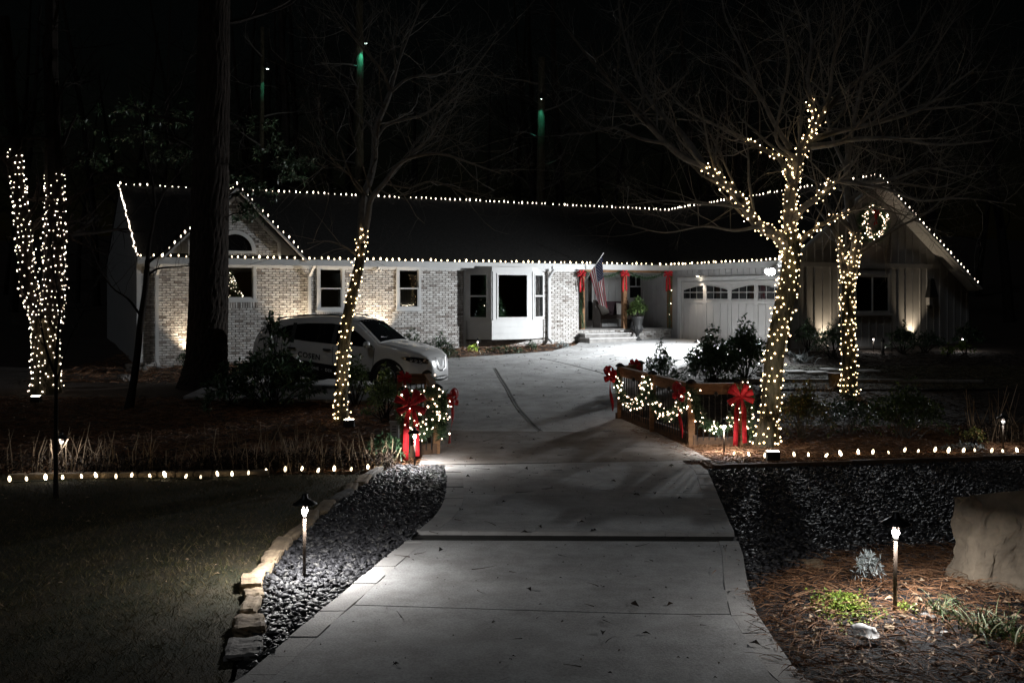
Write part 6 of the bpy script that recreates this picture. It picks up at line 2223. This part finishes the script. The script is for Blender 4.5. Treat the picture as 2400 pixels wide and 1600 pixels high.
# ------------------------------------------------------------------ porch things
uB = fu(1400, PV - .4)
pew = thing('pew_bench', 'dark wooden pew with a high scrolled end on the porch', 'bench', H(uB, PV - .5, PF))
u0, u1 = fu(1399, 1.6), fu(1462, 1.9)
for u in (u0, u1):
    b = MB(); poly = [H(u, 1.35, PF), H(u, 1.35, PF + .45), H(u, 1.45, PF + .60), H(u, 1.62, PF + .78), H(u, 1.72, PF + 1.0), H(u, 1.86, PF + 1.0), H(u, 1.9, PF)]
    b.prism(poly, AX * .06); b.build('end_panel', 'pew_wood', pew)
hpart('seat', 'pew_wood', [(u0 + .06, u1, 1.38, 1.84, PF + .40, PF + .45)], pew); hpart('backrest', 'pew_cushion', [(u0 + .06, u1, 1.78, 1.84, PF + .45, PF + .95)], pew)
hpart('skirt', 'pew_wood', [(u0 + .06, u1, 1.40, 1.43, PF + .30, PF + .40)], pew)
for i, (u, tl_, lab) in enumerate(((u0 + .25, .35, 'pale pillow leaning on the scrolled end of the pew'), (u1 - .28, -.1, 'pale patterned pillow at the post end of the pew'))):
    c = H(u, 1.62, PF + .66); vs = []; fs = []
    for a in range(9):
        for q in range(9):
            x_, y_ = a / 8 * 2 - 1, q / 8 * 2 - 1
            th = .085 * max(0, (1 - x_ ** 4) * (1 - y_ ** 4)) ** .5
            px_, py_ = x_ * .22 * math.cos(tl_) - y_ * .21 * math.sin(tl_), x_ * .22 * math.sin(tl_) + y_ * .21 * math.cos(tl_)
            for s in (-1, 1): vs.append(c + AX * px_ + UZ * py_ + BX * (s * th + .05 * y_))
    for a in range(8):
        for q in range(8):
            k = (a * 9 + q) * 2; l = ((a + 1) * 9 + q) * 2
            fs.append((k, l, l + 2, k + 2)); fs.append((k + 1, k + 3, l + 3, l + 1))
    b = MB(); b.add(vs, fs); o = b.build('pillow', 'pillow_cloth', None, True); tag(o, lab, 'pillow', 'pillows on the pew')

ub = fu(1494, -.15); cb = H(ub, -.15, 0); cb.z = gzf(cb.x, cb.y) + .03
urn = thing('urn_planter', 'tall black iron urn on the concrete beside the porch steps', 'urn', cb)
b = MB(); b.lathe(cb, [(.15, 0), (.15, .04), (.09, .07), (.055, .14), (.06, .20), (.13, .27), (.185, .36), (.19, .44), (.165, .50), (.165, .56), (.205, .74), (.235, .82), (.225, .835), (.18, .80)], 24); b.build('bowl', 'urn_iron', urn, True)
b = MB()
for k in range(12):
    a = k * math.pi / 6; b.tube([cb + Vector((.135 * math.cos(a), .135 * math.sin(a), .28)), cb + Vector((.196 * math.cos(a), .196 * math.sin(a), .40)), cb + Vector((.172 * math.cos(a), .172 * math.sin(a), .50))], .016, 5)
b.build('fluting', 'urn_iron', urn)
shrub('magnolia_arrangement', 'leafy evergreen arrangement in the black urn', cb + UZ * .80, .32, (.30, .28, .36), 90, 7, .15, .055, 'leaf_mid', 401, 10, cat='plant', shell=.1)
p2 = H(fu(1479, .55), .55, PF)
pot = thing('plant_pot', 'small dark pot behind the middle porch post', 'pot', p2)
b = MB(); b.lathe(p2, [(.11, 0), (.14, .02), (.17, .22), (.18, .26), (.15, .25)], 16); b.build('vessel', 'urn_iron', pot, True)
b = MB(); b.lathe(p2 + UZ * .24, [(.145, 0), (.14, .006)], 16); b.build('potting_soil', 'soil', pot)

# ------------------------------------------------------------------ outlet pedestal by the shorter fence
g_ = G(925, 1040)
op = thing('outlet_pedestal', 'small white slotted outlet pedestal beside the shorter fence', 'pedestal', g_)
b = MB(); b.box(g_ + UZ * .17, (.14, .12, .36)); b.build('casing', 'box_white', op)
b = MB(); b.box(g_ + UZ * .358, (.17, .15, .02)); b.build('lid', 'box_white', op)
for k in range(3):
    b = MB(); b.box(g_ + UZ * (.29 - k * .045) + Vector((.0, -.062, 0)), (.07, .006, .016)); b.build('slot', 'black_metal', op)
g2 = G(917, 1048)
o = rock('rock', 'box_white', g2 + Vector((0, -.12, .0)), (.14, .1, .06), 411, None, .2, .2, 0); tag(o, 'flat pale stone at the foot of the outlet pedestal', 'rock', 'loose rocks in the beds')

# ------------------------------------------------------------------ barrel planter, feeder and hook, wall box
g_ = G(1958, 905)
bp_ = thing('barrel_planter', 'yellowish wooden tub standing before the thinner lit trunk', 'planter', g_)
for k in range(18):
    a = 2 * math.pi * k / 18; b = MB()
    r0, r1 = .14, .17
    q = []
    for rr_, z in ((r0, 0), (r1, .30)):
        for (da, dr) in ((-.16, 0), (.16, 0), (.16, .02), (-.16, .02)): q.append(g_ + Vector(((rr_ - .02 + dr) * math.cos(a + da), (rr_ - .02 + dr) * math.sin(a + da), z)))
    b.hexa([q[0], q[1], q[2], q[3], q[4], q[5], q[6], q[7]]); b.build('stave', 'barrel_wood', bp_)
b = MB(); b.lathe(g_ + UZ * .27, [(.15, 0), (.149, .004)], 18); b.build('potting_soil', 'soil', bp_)
b = MB(); b.lathe(g_ + UZ * .285, [(.178, 0), (.182, .012), (.178, .024)], 24); b.build('hoop', 'cedar_dark', bp_)

g_ = G(2090, 832)
hk = thing('shepherd_hook', 'thin black shepherd hook below the garage window', 'hook', g_)
pts = [g_, g_ + UZ * 1.0]; 
for k in range(9):
    a = math.pi * k / 8; pts.append(g_ + UZ * 1.0 + Vector((-.13 + .13 * math.cos(a), 0, .13 * math.sin(a))))
pts.append(g_ + Vector((-.26, 0, .88)))
b = MB(); b.tube(pts, .010, 6); b.build('rod', 'black_metal', hk)
b = MB(); b.tube([g_ + Vector((-.1, 0, .12)), g_ + Vector((.1, 0, .12))], .007, 5); b.build('foot_bar', 'black_metal', hk)
g3 = G(2069, 832)
fd = thing('bird_feeder', 'narrow clear tube bird feeder below the shepherd hook', 'bird feeder', g3)
b = MB(); b.lathe(g3 + UZ * .06, [(.045, 0), (.045, .34)], 12); b.build('tube', 'stone_grey', fd, True)
b = MB(); b.lathe(g3 + UZ * .40, [(.065, 0), (.05, .05), (.008, .12)], 12); b.build('roof', 'black_metal', fd, True)
b = MB(); b.lathe(g3, [(.06, 0), (.06, .05), (.03, .06)], 12); b.build('base', 'black_metal', fd, True)

uw = fu(2176, GV); zw = fz(682, uw, GV)
wb = thing('wall_lantern', 'dark hooded wall lantern on the garage gable', 'lantern', H(uw, GV, zw))
b = MB()
b.hexa([H(uw - .20, GV - .24, zw - .22), H(uw + .20, GV - .24, zw - .22), H(uw + .20, GV - .03, zw - .22), H(uw - .20, GV - .03, zw - .22), H(uw - .03, GV - .12, zw + .42), H(uw + .14, GV - .12, zw + .42), H(uw + .14, GV - .03, zw + .42), H(uw - .03, GV - .03, zw + .42)])
b.build('hood', 'dark_trim', wb)
b = MB(); hb(b, uw - .19, uw - .02, GV - .20, GV - .06, zw - .47, zw - .22); b.build('glass_box', 'grey_siding', wb)
hpart('bracket', 'dark_trim', [(uw + .02, uw + .10, GV - .05, GV - .03, zw - .6, zw - .22)], wb)

# small camera under the eave
uc = fu(885, FV); zc = fz(628, uc, FV)
sc_ = thing('eave_camera', 'small white twin eave lamp between the two double hung windows', 'lamp', H(uc, FV - .05, zc))
b = MB(); b.lathe(H(uc, FV - .08, zc), [(.05, -.03), (.055, .02), (.03, .05)], 10); b.build('base', 'white_trim', sc_, True)
for s in (-1, 1):
    b = MB(); b.lathe(H(uc + s * .06, FV - .10, zc - .05), [(.03, 0), (.04, .05)], 8, axis=Vector((s * .3, -1, -.5))); b.build('head', 'white_trim', sc_, True)

# satellite mast and dish frame behind the garage roof
q = H(LU + WU + 3.2, -2, 3.9)
ms = thing('roof_mast', 'thin metal vent mast on the garage roof slope', 'mast', q)
b = MB(); b.tube([q - UZ * .6, q + UZ * .75], .02, 6); b.build('pipe', 'chrome', ms)

# ------------------------------------------------------------------ evergreen (magnolia) boughs behind the pine
def bough_tree(label, base, boughs, seed):
    r = np.random.default_rng(seed)
    t = thing('magnolia_tree', label, 'tree', base)
    b = MB(); b.tube([base - UZ * .1, base + Vector((.1, 0, 2.5)), base + Vector((.0, 0, 5.5)), base + Vector((.05, 0, 8.5))], [.14, .12, .09, .04], 8, cap=False); b.build('trunk', 'bark_dark', t)
    c = MB(); arr = []
    for (px, py, dy, n, spread) in boughs:
        e = P(px, py, base.y + dy); s0 = Vector((base.x, base.y, min(max(e.z - .6, base.z + 1.5), base.z + 8)))
        mid = s0.lerp(e, .5) + UZ * .25
        pp = smooth_path([s0, mid, e], 5); c.tube(pp, [.035 * (1 - .75 * i / (len(pp) - 1)) for i in range(len(pp))], 4, cap=False)
        cen, lv = whorl_cloud(tuple(e), spread, n, 7, .15, .055, r, .1, .3)
        arr.append(lv)
    c.build('branches', 'bark_dark', t)
    v, f = join_arrays(arr); mesh_np('crown', v, f, 'leaf_dark', t, 'stuff')


bm0 = Vector((-7.52, 24.3, gzf(-7.52, 24.3)))
bough_tree('dark magnolia with sparse leathery leaves around the pine trunk', bm0, [(585, 500, -.2, 34, (.45, .4, .38)), (600, 450, 0, 30, (.5, .4, .3)), (560, 430, .4, 22, (.5, .4, .3)), (690, 385, .5, 40, (.6, .5, .3)), (640, 350, .8, 26, (.6, .5, .3)), (410, 370, .3, 34, (.7, .5, .35)), (230, 380, .4, 26, (.6, .5, .35)), (330, 330, .8, 30, (.9, .5, .4)), (300, 260, .6, 26, (.9, .5, .4)), (180, 300, .6, 20, (.7, .5, .4)), (420, 280, .4, 24, (.7, .5, .4)), (600, 300, .5, 20, (.7, .5, .4)), (680, 420, .0, 16, (.4, .3, .3))], 501)


# ------------------------------------------------------------------ christmas trees inside
def indoor_tree(label, u, v, h, rad, n_b, seed, orn=0, bulb='bulb_cool', scale=1.0):
    r = np.random.default_rng(seed); c = H(u, v, .62)
    t = thing('christmas_tree', label, 'christmas tree', c)
    n = 2600; f = r.random(n) ** .6; a = r.uniform(0, 6.28, n); q = rad * f * r.uniform(.35, 1, n)
    base = np.stack([c.x + q * np.cos(a), c.y + q * np.sin(a), c.z + .3 + h * (1 - f)], 1)
    d = _norm(np.stack([np.cos(a), np.sin(a), r.normal(-.1, .3, n)], 1))
    v_, f_ = strands(base, d, .16, .014, .2, 2, r); mesh_np('needles', v_, f_, 'garland_needle', t, 'stuff')
    b = MB(); b.tube([c, c + UZ * (h + .3)], [.04, .01], 6); b.build('trunk', 'bark_dark', t)
    pts = []
    for k in range(n_b):
        g_ = r.random() ** .7; a_ = r.uniform(0, 6.28); pts.append(c + Vector((math.cos(a_) * rad * g_ * 1.05, math.sin(a_) * rad * g_ * 1.05, .3 + h * (1 - g_))))
    bulbs(t, MINI[bulb], pts, scale=scale)
    om = MB(); om.lathe((0, 0, 0), [(.01, -.05), (.035, -.035), (.05, 0), (.035, .035), (.01, .05)], 10)
    me = bpy.data.meshes.new('ornament'); me.from_pydata(om.v, [], om.f); me.materials.append(MATS['ornament']); me.polygons.foreach_set('use_smooth', [True] * len(me.polygons))
    for k in range(orn):
        g_ = r.random() ** .7; a_ = r.uniform(2.6, 6.2); o = link('ornament', me, t)
        o.location = Vector((math.cos(a_) * rad * g_ * 1.1, math.sin(a_) * rad * g_ * 1.1, .3 + h * (1 - g_)))


indoor_tree('christmas tree full of lights behind the window below the arch', UC + .05, 1.5, 2.1, .95, 260, 601, scale=.8)
indoor_tree('dim christmas tree with silver ornaments behind the bay window', (ub1 + ub2) / 2 - .15, .95, 2.0, .65, 7, 602, 22, scale=.9)
lr = np.random.default_rng(5)
lt = thing('window_glint_bulbs', 'few tiny bulbs standing in for sparkles reflected in the window beside the bay', 'string lights', H(W_TWO[0] + .15, FV + .25, W_TWO[2] + .12))
bulbs(lt, MINI['bulb_cool'], [H(W_TWO[0] + .14 + (W_TWO[1] - W_TWO[0] - .28) * k / 13, FV + .26, W_TWO[2] + .14 + (.22 * lr.random() if k < 5 else .04 * lr.random())) for k in range(14)], scale=.7)  # bulbs and cord stand in for sparkles reflected in the pane
b = MB(); b.tube([H(W_TWO[0] + .14, FV + .26, W_TWO[2] + .13), H(W_TWO[1] - .14, FV + .26, W_TWO[2] + .13)], .004, 4); b.build('cord', 'wire_green', lt)
